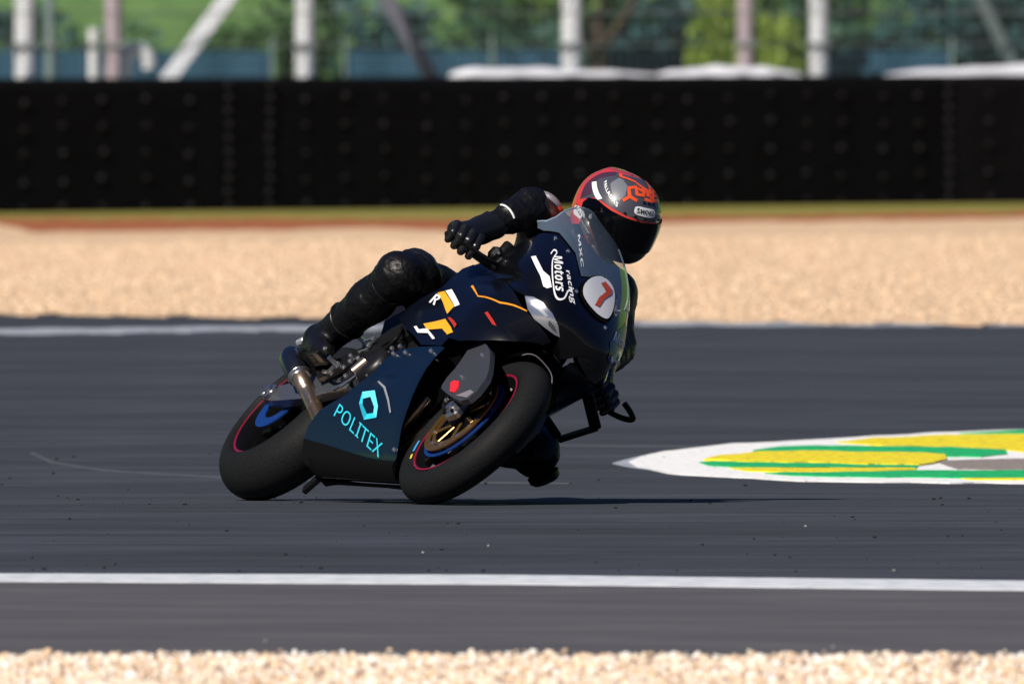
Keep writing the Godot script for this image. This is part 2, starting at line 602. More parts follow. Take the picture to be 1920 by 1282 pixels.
# ------------------------------------------------------------------ helpers: smooth bodies (a distance field meshed as surface nets)
class Field:
	var o: Vector3
	var c: float
	var nx: int
	var ny: int
	var nz: int
	var d := PackedFloat32Array()

	func _init(lo: Vector3, hi: Vector3, cell: float) -> void:
		o = lo
		c = cell
		nx = ceili((hi.x - lo.x) / c) + 1
		ny = ceili((hi.y - lo.y) / c) + 1
		nz = ceili((hi.z - lo.z) / c) + 1
		d.resize(nx * ny * nz)
		d.fill(9.0)

	func bone(a: Vector3, b: Vector3, ra: float, rb: float, k := .03) -> void:
		var m := maxf(ra, rb) + k + c * 1.5
		var i0 := Vector3i(((a.min(b) - Vector3.ONE * m - o) / c).floor()).clamp(Vector3i.ZERO, Vector3i(nx - 1, ny - 1, nz - 1))
		var i1 := Vector3i(((a.max(b) + Vector3.ONE * m - o) / c).ceil()).clamp(Vector3i.ZERO, Vector3i(nx - 1, ny - 1, nz - 1))
		var ab := b - a
		var l2 := maxf(ab.length_squared(), 1e-9)
		for z in range(i0.z, i1.z + 1):
			for y in range(i0.y, i1.y + 1):
				var row := (z * ny + y) * nx
				for x in range(i0.x, i1.x + 1):
					var p := o + Vector3(x, y, z) * c - a
					var t := clampf(p.dot(ab) / l2, 0.0, 1.0)
					var e := (p - ab * t).length() - ra - (rb - ra) * t
					var was := d[row + x]
					var h := k - absf(was - e)
					d[row + x] = minf(was, e) - (h * h / (4.0 * k) if h > 0.0 else 0.0)

	func blob(at: Vector3, basis: Basis, r: Vector3, k := .03) -> void:
		var m := maxf(r.x, maxf(r.y, r.z)) + k + c * 1.5
		var i0 := Vector3i(((at - Vector3.ONE * m - o) / c).floor()).clamp(Vector3i.ZERO, Vector3i(nx - 1, ny - 1, nz - 1))
		var i1 := Vector3i(((at + Vector3.ONE * m - o) / c).ceil()).clamp(Vector3i.ZERO, Vector3i(nx - 1, ny - 1, nz - 1))
		var inv := basis.inverse()
		var small := minf(r.x, minf(r.y, r.z))
		for z in range(i0.z, i1.z + 1):
			for y in range(i0.y, i1.y + 1):
				var row := (z * ny + y) * nx
				for x in range(i0.x, i1.x + 1):
					var p := inv * (o + Vector3(x, y, z) * c - at)
					var q := Vector3(p.x / r.x, p.y / r.y, p.z / r.z)
					var l := q.length()
					var e := (l - 1.0) * small if l < 1e-4 else l * (l - 1.0) / Vector3(q.x / r.x, q.y / r.y, q.z / r.z).length()
					var was := d[row + x]
					var h := k - absf(was - e)
					d[row + x] = minf(was, e) - (h * h / (4.0 * k) if h > 0.0 else 0.0)

	func mesh(wrinkle = null) -> ArrayMesh:
		var ids := PackedInt32Array()
		ids.resize(nx * ny * nz)
		ids.fill(-1)
		var vs := PackedVector3Array()
		var ns := PackedVector3Array()
		var off := PackedInt32Array([0, 1, nx, nx + 1, nx * ny, nx * ny + 1, nx * ny + nx, nx * ny + nx + 1])
		var edges := [[0, 1], [2, 3], [4, 5], [6, 7], [0, 2], [1, 3], [4, 6], [5, 7], [0, 4], [1, 5], [2, 6], [3, 7]]
		for z in nz - 1:
			for y in ny - 1:
				for x in nx - 1:
					var i := (z * ny + y) * nx + x
					if absf(d[i]) > c * 3.0:
						continue
					var mask := 0
					var v := PackedFloat32Array()
					v.resize(8)
					for k in 8:
						v[k] = d[i + off[k]]
						if v[k] < 0.0:
							mask |= 1 << k
					if mask == 0 or mask == 255:
						continue
					var sum := Vector3.ZERO
					var cnt := 0
					for e in edges:
						var a: int = e[0]
						var b: int = e[1]
						if (v[a] < 0.0) != (v[b] < 0.0):
							var t := v[a] / (v[a] - v[b])
							var pa := Vector3(a & 1, (a >> 1) & 1, a >> 2)
							var pb := Vector3(b & 1, (b >> 1) & 1, b >> 2)
							sum += pa.lerp(pb, t)
							cnt += 1
					var g := Vector3(v[1] + v[3] + v[5] + v[7] - v[0] - v[2] - v[4] - v[6], v[2] + v[3] + v[6] + v[7] - v[0] - v[1] - v[4] - v[5], v[4] + v[5] + v[6] + v[7] - v[0] - v[1] - v[2] - v[3]).normalized()
					ids[i] = vs.size()
					var p := o + (Vector3(x, y, z) + sum / cnt) * c
					if wrinkle != null:
						var w: float = wrinkle.call(p)
						p += g * w
					vs.append(p)
					ns.append(g)
		var idx := PackedInt32Array()
		for z in range(1, nz - 1):
			for y in range(1, ny - 1):
				for x in range(1, nx - 1):
					var i := (z * ny + y) * nx + x
					if ids[i] < 0:
						continue
					var in0 := d[i] < 0.0
					if in0 != (d[i + 1] < 0.0):
						face(idx, ids, i, i - nx, i - nx - nx * ny, i - nx * ny, in0)
					if in0 != (d[i + nx] < 0.0):
						face(idx, ids, i, i - nx * ny, i - nx * ny - 1, i - 1, in0)
					if in0 != (d[i + nx * ny] < 0.0):
						face(idx, ids, i, i - 1, i - 1 - nx, i - nx, in0)
		var outward := ns.duplicate()
		ns.fill(Vector3.ZERO)
		var agree := 0.0
		for i in range(0, idx.size(), 3):
			var n := (vs[idx[i + 2]] - vs[idx[i]]).cross(vs[idx[i + 1]] - vs[idx[i]])
			agree += signf(n.dot(outward[idx[i]]))
			for k in 3:
				ns[idx[i + k]] += n
		if agree < 0.0:
			for i in range(0, idx.size(), 3):
				var keep := idx[i + 1]
				idx[i + 1] = idx[i + 2]
				idx[i + 2] = keep
		for i in ns.size():
			ns[i] = ns[i].normalized() * (1.0 if agree >= 0.0 else -1.0)
		var arr := []
		arr.resize(Mesh.ARRAY_MAX)
		arr[Mesh.ARRAY_VERTEX] = vs
		arr[Mesh.ARRAY_NORMAL] = ns
		arr[Mesh.ARRAY_INDEX] = idx
		var m := ArrayMesh.new()
		m.add_surface_from_arrays(Mesh.PRIMITIVE_TRIANGLES, arr)
		return m

	func face(idx: PackedInt32Array, ids: PackedInt32Array, a: int, b: int, e: int, f: int, flip: bool) -> void:
		if ids[a] < 0 or ids[b] < 0 or ids[e] < 0 or ids[f] < 0:
			return
		if flip:
			idx.append_array([ids[a], ids[b], ids[e], ids[a], ids[e], ids[f]])
		else:
			idx.append_array([ids[a], ids[e], ids[b], ids[a], ids[f], ids[e]])


# ------------------------------------------------------------------ the ground
const CREST := 39.93     # the track falls away by 3 in 100 over three metres from here


func gh(d: float) -> float:
	return -.03 * clampf(d - CREST, 0.0, 3.0)


func hill(x: float, d: float) -> float:
	var t := maxf(0.0, d - 139.0)
	return gh(d) + t * t / (t + 14.0) * .24 * (1.0 + .12 * sin(x * .05 + 1.0) + .05 * sin(d * .09 + x * .13))


func sheet(called: String, poly: Array, lift: float, material: Material, parent: Node, fine := 0.0) -> MeshInstance3D:   # poly: (x, distance)
	var s := begin()
	s.set_smooth_group(0)
	for band in [[-200.0, CREST], [CREST, CREST + 3.0], [CREST + 3.0, 900.0]]:
		var strip := PackedVector2Array([Vector2(-900, band[0]), Vector2(900, band[0]), Vector2(900, band[1]), Vector2(-900, band[1])])
		for part in Geometry2D.intersect_polygons(PackedVector2Array(poly), strip):
			var t := Geometry2D.triangulate_polygon(part)
			for k in range(0, t.size(), 3):
				var q := [part[t[k]], part[t[k + 1]], part[t[k + 2]]]
				if (q[1] - q[0]).cross(q[2] - q[0]) > 0:
					q.reverse()
				for w in q:
					s.add_vertex(Vector3(w.x, gh(w.y) + lift, -w.y))
	s.set_smooth_group(-1)
	for i in poly.size():
		var a: Vector2 = poly[i]
		var b: Vector2 = poly[(i + 1) % poly.size()]
		var p := Vector3(a.x, gh(a.y) + lift, -a.y)
		var q := Vector3(b.x, gh(b.y) + lift, -b.y)
		var down := Vector3(0, -lift - .010, 0)
		quad(s, p, q, q + down, p + down)
	return fin(s, called, material, parent)


func ragged(pts: Array, amount: float, step: float, seed_: int) -> Array:   # a worn edge: points along a line, each off by a little in distance
	var n := FastNoiseLite.new()
	n.seed = seed_
	n.frequency = 1.6
	n.fractal_octaves = 3
	var out := []
	for i in pts.size() - 1:
		var c := maxi(1, ceili(pts[i].distance_to(pts[i + 1]) / step))
		for k in c:
			var p: Vector2 = pts[i].lerp(pts[i + 1], float(k) / c)
			out.append(p + Vector2(0, n.get_noise_1d(p.x * 2.0) * amount))
	out.append(pts[-1])
	return out


func setting() -> void:
	var s := begin()
	s.set_smooth_group(0)
	var xs := [-400, -250, -150, -90, -50, -30, -15, 0, 15, 30, 50, 90, 150, 250, 400]
	var ds := [-60, 0, 20, 39.93, 42.93, 60, 90, 110, 125, 139, 143, 148, 154, 162, 172, 185, 200, 220, 250, 300, 360, 450, 600]
	for i in xs.size() - 1:
		for j in ds.size() - 1:
			var p := func(x: float, d: float) -> Vector3:
				return Vector3(x, hill(x, d) - .012, -d)
			quad(s, p.call(xs[i], ds[j]), p.call(xs[i], ds[j + 1]), p.call(xs[i + 1], ds[j + 1]), p.call(xs[i + 1], ds[j]))
	structure(fin(s, "terrain", M.grass, self))
	# track
	var far_edge := ragged([Vector2(80, 62), Vector2(12, 65), Vector2(2.7, 65.8), Vector2(.68, 66.47), Vector2(-1.15, 67.26), Vector2(-2.79, 68.07), Vector2(-12, 72), Vector2(-80, 96)], .5, .12, 3)
	var near_edge := [Vector2(-80, 34.4), Vector2(-1.43, 34.8), Vector2(0, 34.7), Vector2(1.41, 34.3), Vector2(80, 28)]
	structure(sheet("road", near_edge + [Vector2(80, 69), Vector2(12, 67.5), Vector2(-12, 74), Vector2(-80, 100)], 0.0, M.asphalt, self))
	structure(sheet("road_shoulder", [Vector2(-80, 24), Vector2(80, 22), Vector2(80, 28), Vector2(1.41, 34.3), Vector2(0, 34.7), Vector2(-1.43, 34.8), Vector2(-80, 34.4)], -.001, M.asphalt_edge, self))
	structure(sheet("edge_line", ragged([Vector2(-60, 34.25), Vector2(-1.42, 34.60), Vector2(0, 34.44), Vector2(1.40, 34.08), Vector2(60, 28.5)], .012, .1, 4) + ragged([Vector2(60, 29.1), Vector2(1.42, 34.58), Vector2(0, 34.94), Vector2(-1.44, 35.03), Vector2(-60, 34.8)], .012, .1, 5), .004, M.line_white, self))
	structure(sheet("far_edge_line", ragged([Vector2(-50, 78), Vector2(-9, 62.2), Vector2(-2.61, 63.95), Vector2(-.88, 64.8), Vector2(.67, 65.7), Vector2(2.69, 65.7), Vector2(9, 64.5)], .25, .1, 6) + ragged([Vector2(9, 65.3), Vector2(2.73, 66.1), Vector2(.68, 66.5), Vector2(-.90, 65.7), Vector2(-2.68, 65.0), Vector2(-9, 64.0), Vector2(-50, 80)], .25, .1, 7), .004, M.line_worn, self))
	# tyre marks and resurfaced strips across the asphalt
	var arc := [Vector2(-1.82, 47.0), Vector2(-1.71, 46.03), Vector2(-1.51, 45.29), Vector2(-1.27, 44.87), Vector2(-1.03, 44.55), Vector2(-.6, 44.2), Vector2(0.2, 44.0)]
	for off in [[0.0, .09], [3.6, .12]]:
		var a := []
		var b := []
		for p in arc:
			a.append(p + Vector2(off[0] * .22, off[0]))
			b.append(p + Vector2(off[0] * .22 + .012, off[0] + off[1]))
		b.reverse()
		structure(sheet("tyre_mark", a + b, .002, M.asphalt_patch, self))
	# gravel trap behind the track, then the soil verge at the foot of the barrier
	structure(sheet("gravel_trap", far_edge + [Vector2(-80, 130), Vector2(-14, 96), Vector2(-3.97, 96.7), Vector2(-2.1, 97), Vector2(0, 98), Vector2(4, 100), Vector2(14, 104), Vector2(80, 140)], .010, M.gravel, self))
	structure(sheet("verge", ragged([Vector2(-60, 60), Vector2(-14, 88), Vector2(-3.97, 96.0), Vector2(-3.5, 92.2), Vector2(-2.1, 92.9), Vector2(-1.04, 93.9), Vector2(-.44, 93.0), Vector2(1.19, 96.2), Vector2(4.03, 98.2), Vector2(14, 104), Vector2(60, 130)], .7, .2, 8) + [Vector2(60, 150), Vector2(14, 118), Vector2(-14, 103), Vector2(-60, 80)], .012, M.verge, self))
	structure(sheet("verge_grass", ragged([Vector2(-60, 66), Vector2(-14, 92), Vector2(-3.97, 98.0), Vector2(-2.1, 97.6), Vector2(-.6, 97.9), Vector2(.5, 98.6), Vector2(2.2, 99.6), Vector2(4.03, 101.2), Vector2(14, 107), Vector2(60, 134)], 1.2, .15, 18) + [Vector2(60, 150), Vector2(14, 118), Vector2(-14, 103), Vector2(-60, 80)], .015, M.verge_green, self))
	# near gravel: a bed and loose stones
	structure(sheet("gravel_bed", ragged([Vector2(60, 26), Vector2(1.26, 30.1), Vector2(.71, 30.25), Vector2(0, 30.35), Vector2(-.61, 30.45), Vector2(-1.27, 30.35), Vector2(-60, 30)], .12, .1, 9) + [Vector2(-60, 12), Vector2(60, 12)], .006, M.gravel, self))
	stones()
	crumbs()
	verge_grass()
	kerb()


func rock_mesh() -> ArrayMesh:
	var s := begin()
	ball(s, Vector3.ZERO, Vector3(.5, .34, .42), Basis.IDENTITY, 6)
	s.generate_normals()
	return s.commit()


func scatter(called: String, mesh: Mesh, material: Material, list: Array, colours: Array, parent: Node) -> MultiMeshInstance3D:
	var mm := MultiMesh.new()
	mm.transform_format = MultiMesh.TRANSFORM_3D
	mm.use_colors = colours.size() > 0
	mm.mesh = mesh
	mm.instance_count = list.size()
	for i in list.size():
		mm.set_instance_transform(i, list[i])
		if colours.size():
			mm.set_instance_color(i, colours[i])
	var o := MultiMeshInstance3D.new()
	o.name = called
	o.multimesh = mm
	o.material_override = material
	parent.add_child(o, true)
	o.set_meta("kind", "stuff")
	return o


func spin() -> Basis:
	return Basis(Vector3(rng.randfn(), rng.randfn(), rng.randfn()).normalized(), rng.randf() * TAU)


func stones() -> void:
	var list := []
	var cols := []
	for i in 80000:
		var x := rng.randf_range(-3.4, 3.4)
		var d := rng.randf_range(25.0, 30.3) if i % 14 else 30.2 + absf(rng.randfn()) * .14
		var sz := .007 + .022 * pow(rng.randf(), 2.2) + (.016 if rng.randf() < .02 else 0.0)
		list.append(Transform3D(spin().scaled(Vector3.ONE * sz), Vector3(x, .007 + rng.randf() * .007, -d)))
		var v := rng.randf()
		var c := Color(.74, .52, .32).lerp(Color(.94, .86, .74), v) if rng.randf() < .9 else Color(.42, .30, .24)
		if rng.randf() < .14:
			c = Color(.94, .92, .90)
		cols.append(c * rng.randf_range(.8, 1.05))
	var o := scatter("gravel", rock_mesh(), M.stone, list, cols, self)
	tag(o, "loose tan and white gravel along the near edge of the track", "gravel", "", "stuff")
	list = []
	cols = []
	for i in 26000:
		var x := rng.randf_range(-6.5, 6.5)
		var d := lerpf(67.0 - x * .42, 89.5 + x * .5, rng.randf())
		list.append(Transform3D(spin().scaled(Vector3.ONE * rng.randf_range(.02, .045)), Vector3(x, gh(d) + .010, -d)))
		cols.append(Color(.60, .41, .26).lerp(Color(.78, .61, .44), rng.randf()) * rng.randf_range(.85, 1.05))
	o = scatter("gravel", rock_mesh(), M.stone, list, cols, self)
	tag(o, "pale tan stones of the gravel trap between track and barrier", "gravel", "", "stuff")


func crumbs() -> void:
	var list := []
	for i in 420:
		var d := 35.2 + 12.0 * pow(rng.randf(), 1.6)
		var x := rng.randf_range(-2.6, 2.6)
		var sz := .002 + .009 * pow(rng.randf(), 4.0)
		list.append(Transform3D(spin().scaled(Vector3(sz * 1.8, sz, sz)), Vector3(x, gh(d) + sz * .3, -d)))
	tag(scatter("rubber_crumbs", rock_mesh(), M.rubber_crumb, list, [], self), "small black crumbs of tyre rubber strewn over the asphalt", "tyre rubber", "", "stuff")
	list = []
	var cols := []
	for q in [[-.26, 36.35], [-.07, 36.8], [1.08, 35.2], [.9, 38.2], [-.62, 31.3], [.8, 31.0]]:
		list.append(Transform3D(spin().scaled(Vector3.ONE * .010), Vector3(q[0], gh(q[1]) + .004, -q[1])))
		cols.append(Color(.34, .33, .33))
	tag(scatter("stray_stones", rock_mesh(), M.stone, list, cols, self), "a few pale stones thrown from the gravel onto the asphalt", "gravel", "", "stuff")


func verge_grass() -> void:
	var s := begin()
	for k in 3:
		var b := Basis(Vector3.UP, k * 2.1)
		var p := [b * Vector3(-.012, 0, 0), b * Vector3(.012, 0, 0), b * Vector3(.004, .6, .12), b * Vector3(0, 1.0, .34)]
		quad(s, p[0], p[1], p[2], p[3])
	s.generate_normals()
	var list := []
	var cols := []
	var n := FastNoiseLite.new()
	n.seed = 31
	n.frequency = .22
	for i in 26000:
		var x := rng.randf_range(-6.5, 6.5)
		var d := rng.randf_range(93.0, 102.4) + x * .55
		if n.get_noise_2d(x * 1.5, d) < (.50 if d - x * .5 < 98.6 else -.30):
			continue
		list.append(Transform3D(Basis(Vector3.UP, rng.randf() * TAU).scaled(Vector3(1.6, 1, 1.6) * rng.randf_range(.006, .014)), Vector3(x, gh(d) + .013, -d)))
		cols.append(Color(.17, .19, .030).lerp(Color(.38, .32, .07), rng.randf()))
	tag(scatter("grass", s.commit(), M.grass_blade, list, cols, self), "short dry grass on the red soil verge below the barrier", "grass", "", "stuff")


func V2(x: float, y: float) -> Vector2:
	return Vector2(x, y)


func kerb() -> void:
	var k := node("kerb", self, Vector3.ZERO)
	tag(k, "painted green and yellow kerb with a worn white border and pointed tip", "kerb")
	sheet("worn_tip", [V2(.37, 45.95), V2(.45, 46.50), V2(.56, 47.10), V2(.60, 46.2), V2(.56, 45.1), V2(.42, 45.62)], .003, M.line_worn, k)
	sheet("white_border", ragged([V2(.43, 46.0), V2(.48, 46.5), V2(.58, 47.16), V2(.85, 47.93), V2(1.23, 48.52), V2(1.63, 49.12), V2(2.05, 49.58), V2(3.4, 50.5), V2(5.5, 51.2), V2(5.5, 43.6), V2(2.4, 43.9), V2(1.81, 43.98), V2(1.46, 44.09), V2(1.04, 44.25), V2(.79, 44.54), V2(.56, 44.95), V2(.46, 45.5)], .10, .05, 46), .005, M.kerb_white, k)
	sheet("green_stripe", ragged([V2(.91, 47.11), V2(1.02, 47.49), V2(1.16, 47.67), V2(1.39, 47.59), V2(1.66, 47.47), V2(1.87, 47.16), V2(1.86, 46.74), V2(1.75, 46.42), V2(1.62, 46.49), V2(1.55, 46.86), V2(1.19, 46.98), V2(.92, 46.91)], .13, .03, 41), .009, M.kerb_green, k)
	sheet("yellow_stripe", ragged([V2(1.25, 48.06), V2(1.42, 48.51), V2(1.70, 48.80), V2(2.01, 48.91), V2(3.4, 49.4), V2(5.3, 49.8), V2(5.3, 47.4), V2(2.09, 47.03), V2(1.93, 46.96), V2(1.87, 47.16), V2(1.75, 47.41), V2(1.39, 47.70)], .13, .03, 42), .009, M.kerb_yellow, k)
	sheet("green_stripe", [V2(1.76, 48.99), V2(2.03, 49.41), V2(3.4, 50.2), V2(5.3, 50.7), V2(5.3, 49.95), V2(3.4, 49.5), V2(2.01, 49.02)], .009, M.kerb_green, k)
	sheet("yellow_stripe", ragged([V2(.71, 46.10), V2(.78, 46.54), V2(.92, 46.86), V2(1.19, 46.93), V2(1.54, 46.81), V2(1.62, 46.61), V2(1.61, 46.17), V2(1.55, 45.81), V2(1.49, 45.62), V2(1.33, 45.69), V2(.99, 45.81), V2(.81, 46.0)], .13, .03, 43), .013, M.kerb_yellow, k)
	sheet("green_stripe", [V2(.69, 45.91), V2(.74, 46.02), V2(.98, 45.86), V2(1.33, 45.74), V2(1.49, 45.58), V2(1.47, 45.34), V2(1.06, 45.32), V2(.85, 45.38), V2(.72, 45.58)], .009, M.kerb_green, k)
	sheet("yellow_stripe", [V2(.79, 45.34), V2(1.06, 45.37), V2(1.45, 45.37), V2(1.47, 45.20), V2(1.31, 45.02), V2(.97, 44.93), V2(.85, 45.04)], .009, M.kerb_yellow, k)
	sheet("green_stripe", ragged([V2(.91, 44.86), V2(1.23, 44.97), V2(1.58, 45.11), V2(1.85, 45.09), V2(5.3, 45.0), V2(5.3, 44.3), V2(1.98, 44.38), V2(1.56, 44.40), V2(1.22, 44.50), V2(1.0, 44.62)], .08, .03, 44), .009, M.kerb_green, k)
	sheet("worn_patch", ragged([V2(1.56, 46.0), V2(1.74, 46.2), V2(2.08, 46.3), V2(5.3, 46.5), V2(5.3, 45.2), V2(2.01, 45.18), V2(1.85, 45.18), V2(1.62, 45.23)], .06, .05, 45), .009, M.kerb_grey, k)
	sheet("yellow_stripe", [V2(1.60, 44.34), V2(1.83, 44.36), V2(5.3, 44.28), V2(5.3, 44.12), V2(1.98, 44.20), V2(1.63, 44.22)], .009, M.kerb_yellow, k)


# ------------------------------------------------------------------ tyre barrier under its belts, and the catch fence
func barrier() -> void:
	var b := node("tyre_barrier", self, Vector3(0, -.105, -102.9))
	b.rotation.y = atan(.602)
	tag(b, "long low tyre barrier wrapped in black bolted conveyor belts", "barrier")
	var s := begin()
	box(s, Transform3D(Basis.IDENTITY, Vector3(0, .545, -.52)), Vector3(44, 1.09, .96), .02)
	fin(s, "core", M.matt_black, b)
	s = begin()
	lathe(s, [Vector2(.010, .006), Vector2(.024, .006), Vector2(.025, -.004)], Transform3D(Basis(Vector3.RIGHT, PI / 2), Vector3.ZERO), 10)
	lathe(s, [Vector2(0, .012), Vector2(.012, .012), Vector2(.013, .0)], Transform3D(Basis(Vector3.RIGHT, PI / 2), Vector3.ZERO), 6)
	s.generate_normals()
	var bolt := s.commit()
	# belts: local start and end along the barrier, their lap, and the rows of bolts on each
	var belts := [[-22.0, -2.73, .0, [-6.1, -5.7, -5.35, -4.98, -4.61, -4.25, -3.88, -3.48, -3.08], M.belt], [-2.76, -2.30, .016, [], M.belt], [-2.35, 4.30, .0, [-1.98, -1.61, -1.24, -.84, -.46, -.09, .28, .64, .98, 1.4, 1.7, 2.1, 2.5, 2.86, 3.21, 3.63, 3.98], M.belt], [4.24, 22.0, .016, [4.68, 5.1, 5.5, 5.9, 6.3], M.belt_dusty]]
	for e in belts:
		s = begin()
		s.set_smooth_group(0)
		var x0: float = e[0]
		var x1: float = e[1]
		var nx := maxi(2, ceili((x1 - x0) / .19))
		var at := func(i: int, j: int) -> Vector3:
			var x := lerpf(x0, x1, float(i) / nx)
			var y := 1.115 * j / 10.0
			return Vector3(x, y, .012 + e[2] + .010 * sin(x * 8.6) * sin(y * 2.9) + .006 * sin(x * 2.3 + y * 4.0))
		for i in nx:
			for j in 10:
				quad(s, at.call(i, j), at.call(i, j + 1), at.call(i + 1, j + 1), at.call(i + 1, j))
			var t0: Vector3 = at.call(i, 10)
			var t1: Vector3 = at.call(i + 1, 10)
			quad(s, t0, t0 + Vector3(0, -.005, -.16), t1 + Vector3(0, -.005, -.16), t1)
		var belt := fin(s, "belt", e[4], b)
		for bx in e[3]:
			for j in 5:
				var by: float = [.94, .725, .505, .285, .07][j] + rng.randf_range(-.014, .014) + .012 * sin(bx * 3.0)
				var o := put("bolt", bolt, M.washer if rng.randf() < .42 else M.washer_dull, belt)
				o.position = Vector3(bx + rng.randf_range(-.012, .012), by, .028 + e[2])
		var dense := []
		if x0 > -3.0 and x1 < -2.0:
			dense = [-2.72, -2.335]
		elif x0 > 4.0:
			dense = [4.27]
		for bx in dense:
			for j in 10:
				var o := put("bolt", bolt, M.washer, belt)
				o.position = Vector3(bx + rng.randf_range(-.01, .01), 1.065 - j * .110, .032 + e[2])
	# white sheeting on top of the barrier
	sheeting(Vector2(-.49, 103.19), Vector2(1.31, 104.27), .085, .22, "long white plastic sheet bundled on the barrier, behind the helmet")
	sheeting(Vector2(1.20, 104.10), Vector2(2.44, 104.9), .095, .5, "shorter white plastic sheet heaped on the barrier beside the pink post")
	sheeting(Vector2(3.15, 105.32), Vector2(6.2, 107.2), .10, .5, "white plastic sheet on the barrier at the right end of the fence")
	fence()


func sheeting(a: Vector2, b: Vector2, h: float, peak: float, label: String) -> void:
	var mid := (a + b) / 2.0
	var s := begin()
	s.set_smooth_group(0)
	var l := a.distance_to(b)
	var at := func(i: int, k: int) -> Vector3:
		var u := i / 30.0
		var rise := pow(sin(PI * pow(u, log(.5) / log(peak))), .55) * h * (.93 + .07 * sin(u * 19.0)) if u > 0.0 and u < 1.0 else .004
		var w := PI * k / 8.0
		return Vector3((u - .5) * l, rise * sin(w) * (1.0 + .06 * sin(u * 40.0 + k)), -cos(w) * (.10 + rise) + .015 * sin(u * 26.0 + k * 2.0))
	for i in 30:
		for k in 8:
			quad(s, at.call(i, k), at.call(i, k + 1), at.call(i + 1, k + 1), at.call(i + 1, k))
	var o := fin(s, "plastic_sheet", M.white_sheet, self)
	o.position = Vector3(mid.x, 1.0, -mid.y)
	o.rotation.y = atan2(b.y - a.y, b.x - a.x)
	tag(o, label, "plastic sheet", "white plastic sheets on the barrier")


func post(x: float, d: float, w: float, h: float, material: Material, label: String, group: String) -> Node3D:
	var p := node("fence_post", self, Vector3(x, gh(d), -d))
	tag(p, label, "post", group)
	var s := begin()
	tube(s, [Vector3(0, .02, 0), Vector3(0, h - .01, 0)], w / 2, 20)
	fin(s, "shaft", material, p)
	s = begin()
	box(s, Transform3D(Basis.IDENTITY, Vector3(0, .012, 0)), Vector3(w * 2.0, .022, w * 1.8), .004)
	fin(s, "base_plate", material, p)
	s = begin()
	box(s, Transform3D(Basis.IDENTITY, Vector3(0, h + .006, 0)), Vector3(w * 1.1, .024, w * .9), .004)
	fin(s, "cap", material, p)
	for y in [.55, 1.35, 2.1, 2.9]:
		s = begin()
		box(s, Transform3D(Basis.IDENTITY, Vector3(0, y, w * .5 + .006)), Vector3(w * 1.2, .05, .02), .004)
		fin(s, "wire_clamp", M.wire, p)
	return p


func brace(a: Vector3, b: Vector3, w: float, material: Material, label: String) -> void:
	var p := node("fence_brace", self, a)
	tag(p, label, "brace", "sloping braces of the catch fence")
	var s := begin()
	bar(s, Vector3.ZERO, b - a, w, w * .8, .01, Vector3.BACK)
	fin(s, "strut", material, p)
	s = begin()
	box(s, Transform3D(Basis.IDENTITY, Vector3(0, .012, 0)), Vector3(w * 2.0, .022, w * 1.8), .004)
	fin(s, "base_plate", material, p)


func fence() -> void:
	var g := "white steel posts of the catch fence"
	post(-3.99, 102.13, .168, 3.6, M.galvanised, "white fence post at the far left, first of the white ones", g)
	post(-1.72, 103.5, .160, 3.6, M.galvanised, "white fence post between the two sloping braces", g)
	post(.5, 104.84, .170, 3.6, M.galvanised, "white fence post above the helmet, beside the brown tree trunk", g)
	post(2.61, 106.1, .160, 3.6, M.galvanised, "white fence post right of the yellow-green bush and pink post", g)
	post(-6.3, 100.7, .165, 3.6, M.galvanised, "white fence post outside the left edge of the photo", g)
	post(4.95, 107.4, .165, 3.6, M.galvanised, "white fence post outside the right edge of the photo", g)
	post(-3.90, 105.22, .085, 3.2, M.dull_green_paint, "thin grey-green post just right of the first white post", "")
	post(-3.37, 105.54, .150, 3.2, M.pink_paint, "dull pink post left of the white bent pipe", "pink posts behind the catch fence")
	post(2.04, 108.79, .150, 3.2, M.pink_paint, "dull pink post standing against the yellow-green bush", "pink posts behind the catch fence")
	post(-3.54, 105.45, .085, 1.48, M.white_plastic, "short thin white post close beside the left pink post", "")
	brace(Vector3(-3.62, -.09, -102.6), Vector3(-1.80, 2.42, -103.6), .135, M.galvanised, "bright galvanised brace sloping up to the right onto a white post")
	brace(Vector3(-.04, -.09, -105.5), Vector3(-1.62, 2.62, -104.3), .13, M.grey_paint, "grey violet brace sloping down to the right from a white post")
	brace(Vector3(4.9, -.09, -107.6), Vector3(3.55, 2.6, -106.9), .11, M.dull_green_paint, "pale brace at the right edge of the photo, sloping down to the right")
	var s := begin()
	tube(s, curve([Vector3(0, 0, 0), Vector3(0, .8, 0), Vector3(0, 1.18, 0), Vector3(.05, 1.30, 0), Vector3(.13, 1.325, 0), Vector3(.19, 1.26, 0), Vector3(.205, 1.16, 0)], 4), .058, 12)
	var o := fin(s, "bent_pipe", M.white_plastic, self)
	o.position = Vector3(-3.21, -.09, -103.3)
	tag(o, "white vent pipe bent over at the top behind the barrier", "pipe")
	# the fence's cables and mesh
	s = begin()
	var a := Vector3(-6.3, -.09, -100.62)
	var b := Vector3(4.95, -.09, -107.32)
	for y in [.55, 1.05, 1.35, 1.62, 2.1, 2.9]:
		tube(s, [a + Vector3(0, y, .08), b + Vector3(0, y, .08)], .006, 5, false)
	fin(s, "fence_cables", M.wire, self)
	tag(get_child(-1), "horizontal steel cables strung along the catch fence posts", "cable")
	s = begin()
	for i in 150:
		var p := a.lerp(b, i / 149.0)
		tube(s, [p + Vector3(0, .3, .06), p + Vector3(0, 3.4, .06)], .0026, 3, false)
	for j in 42:
		tube(s, [a + Vector3(0, .3 + j * .075, .064), b + Vector3(0, .3 + j * .075, .064)], .0026, 3, false)
	fin(s, "wire_mesh", M.wire, self)
	tag(get_child(-1), "wire mesh of the catch fence above the barrier", "mesh", "", "stuff")


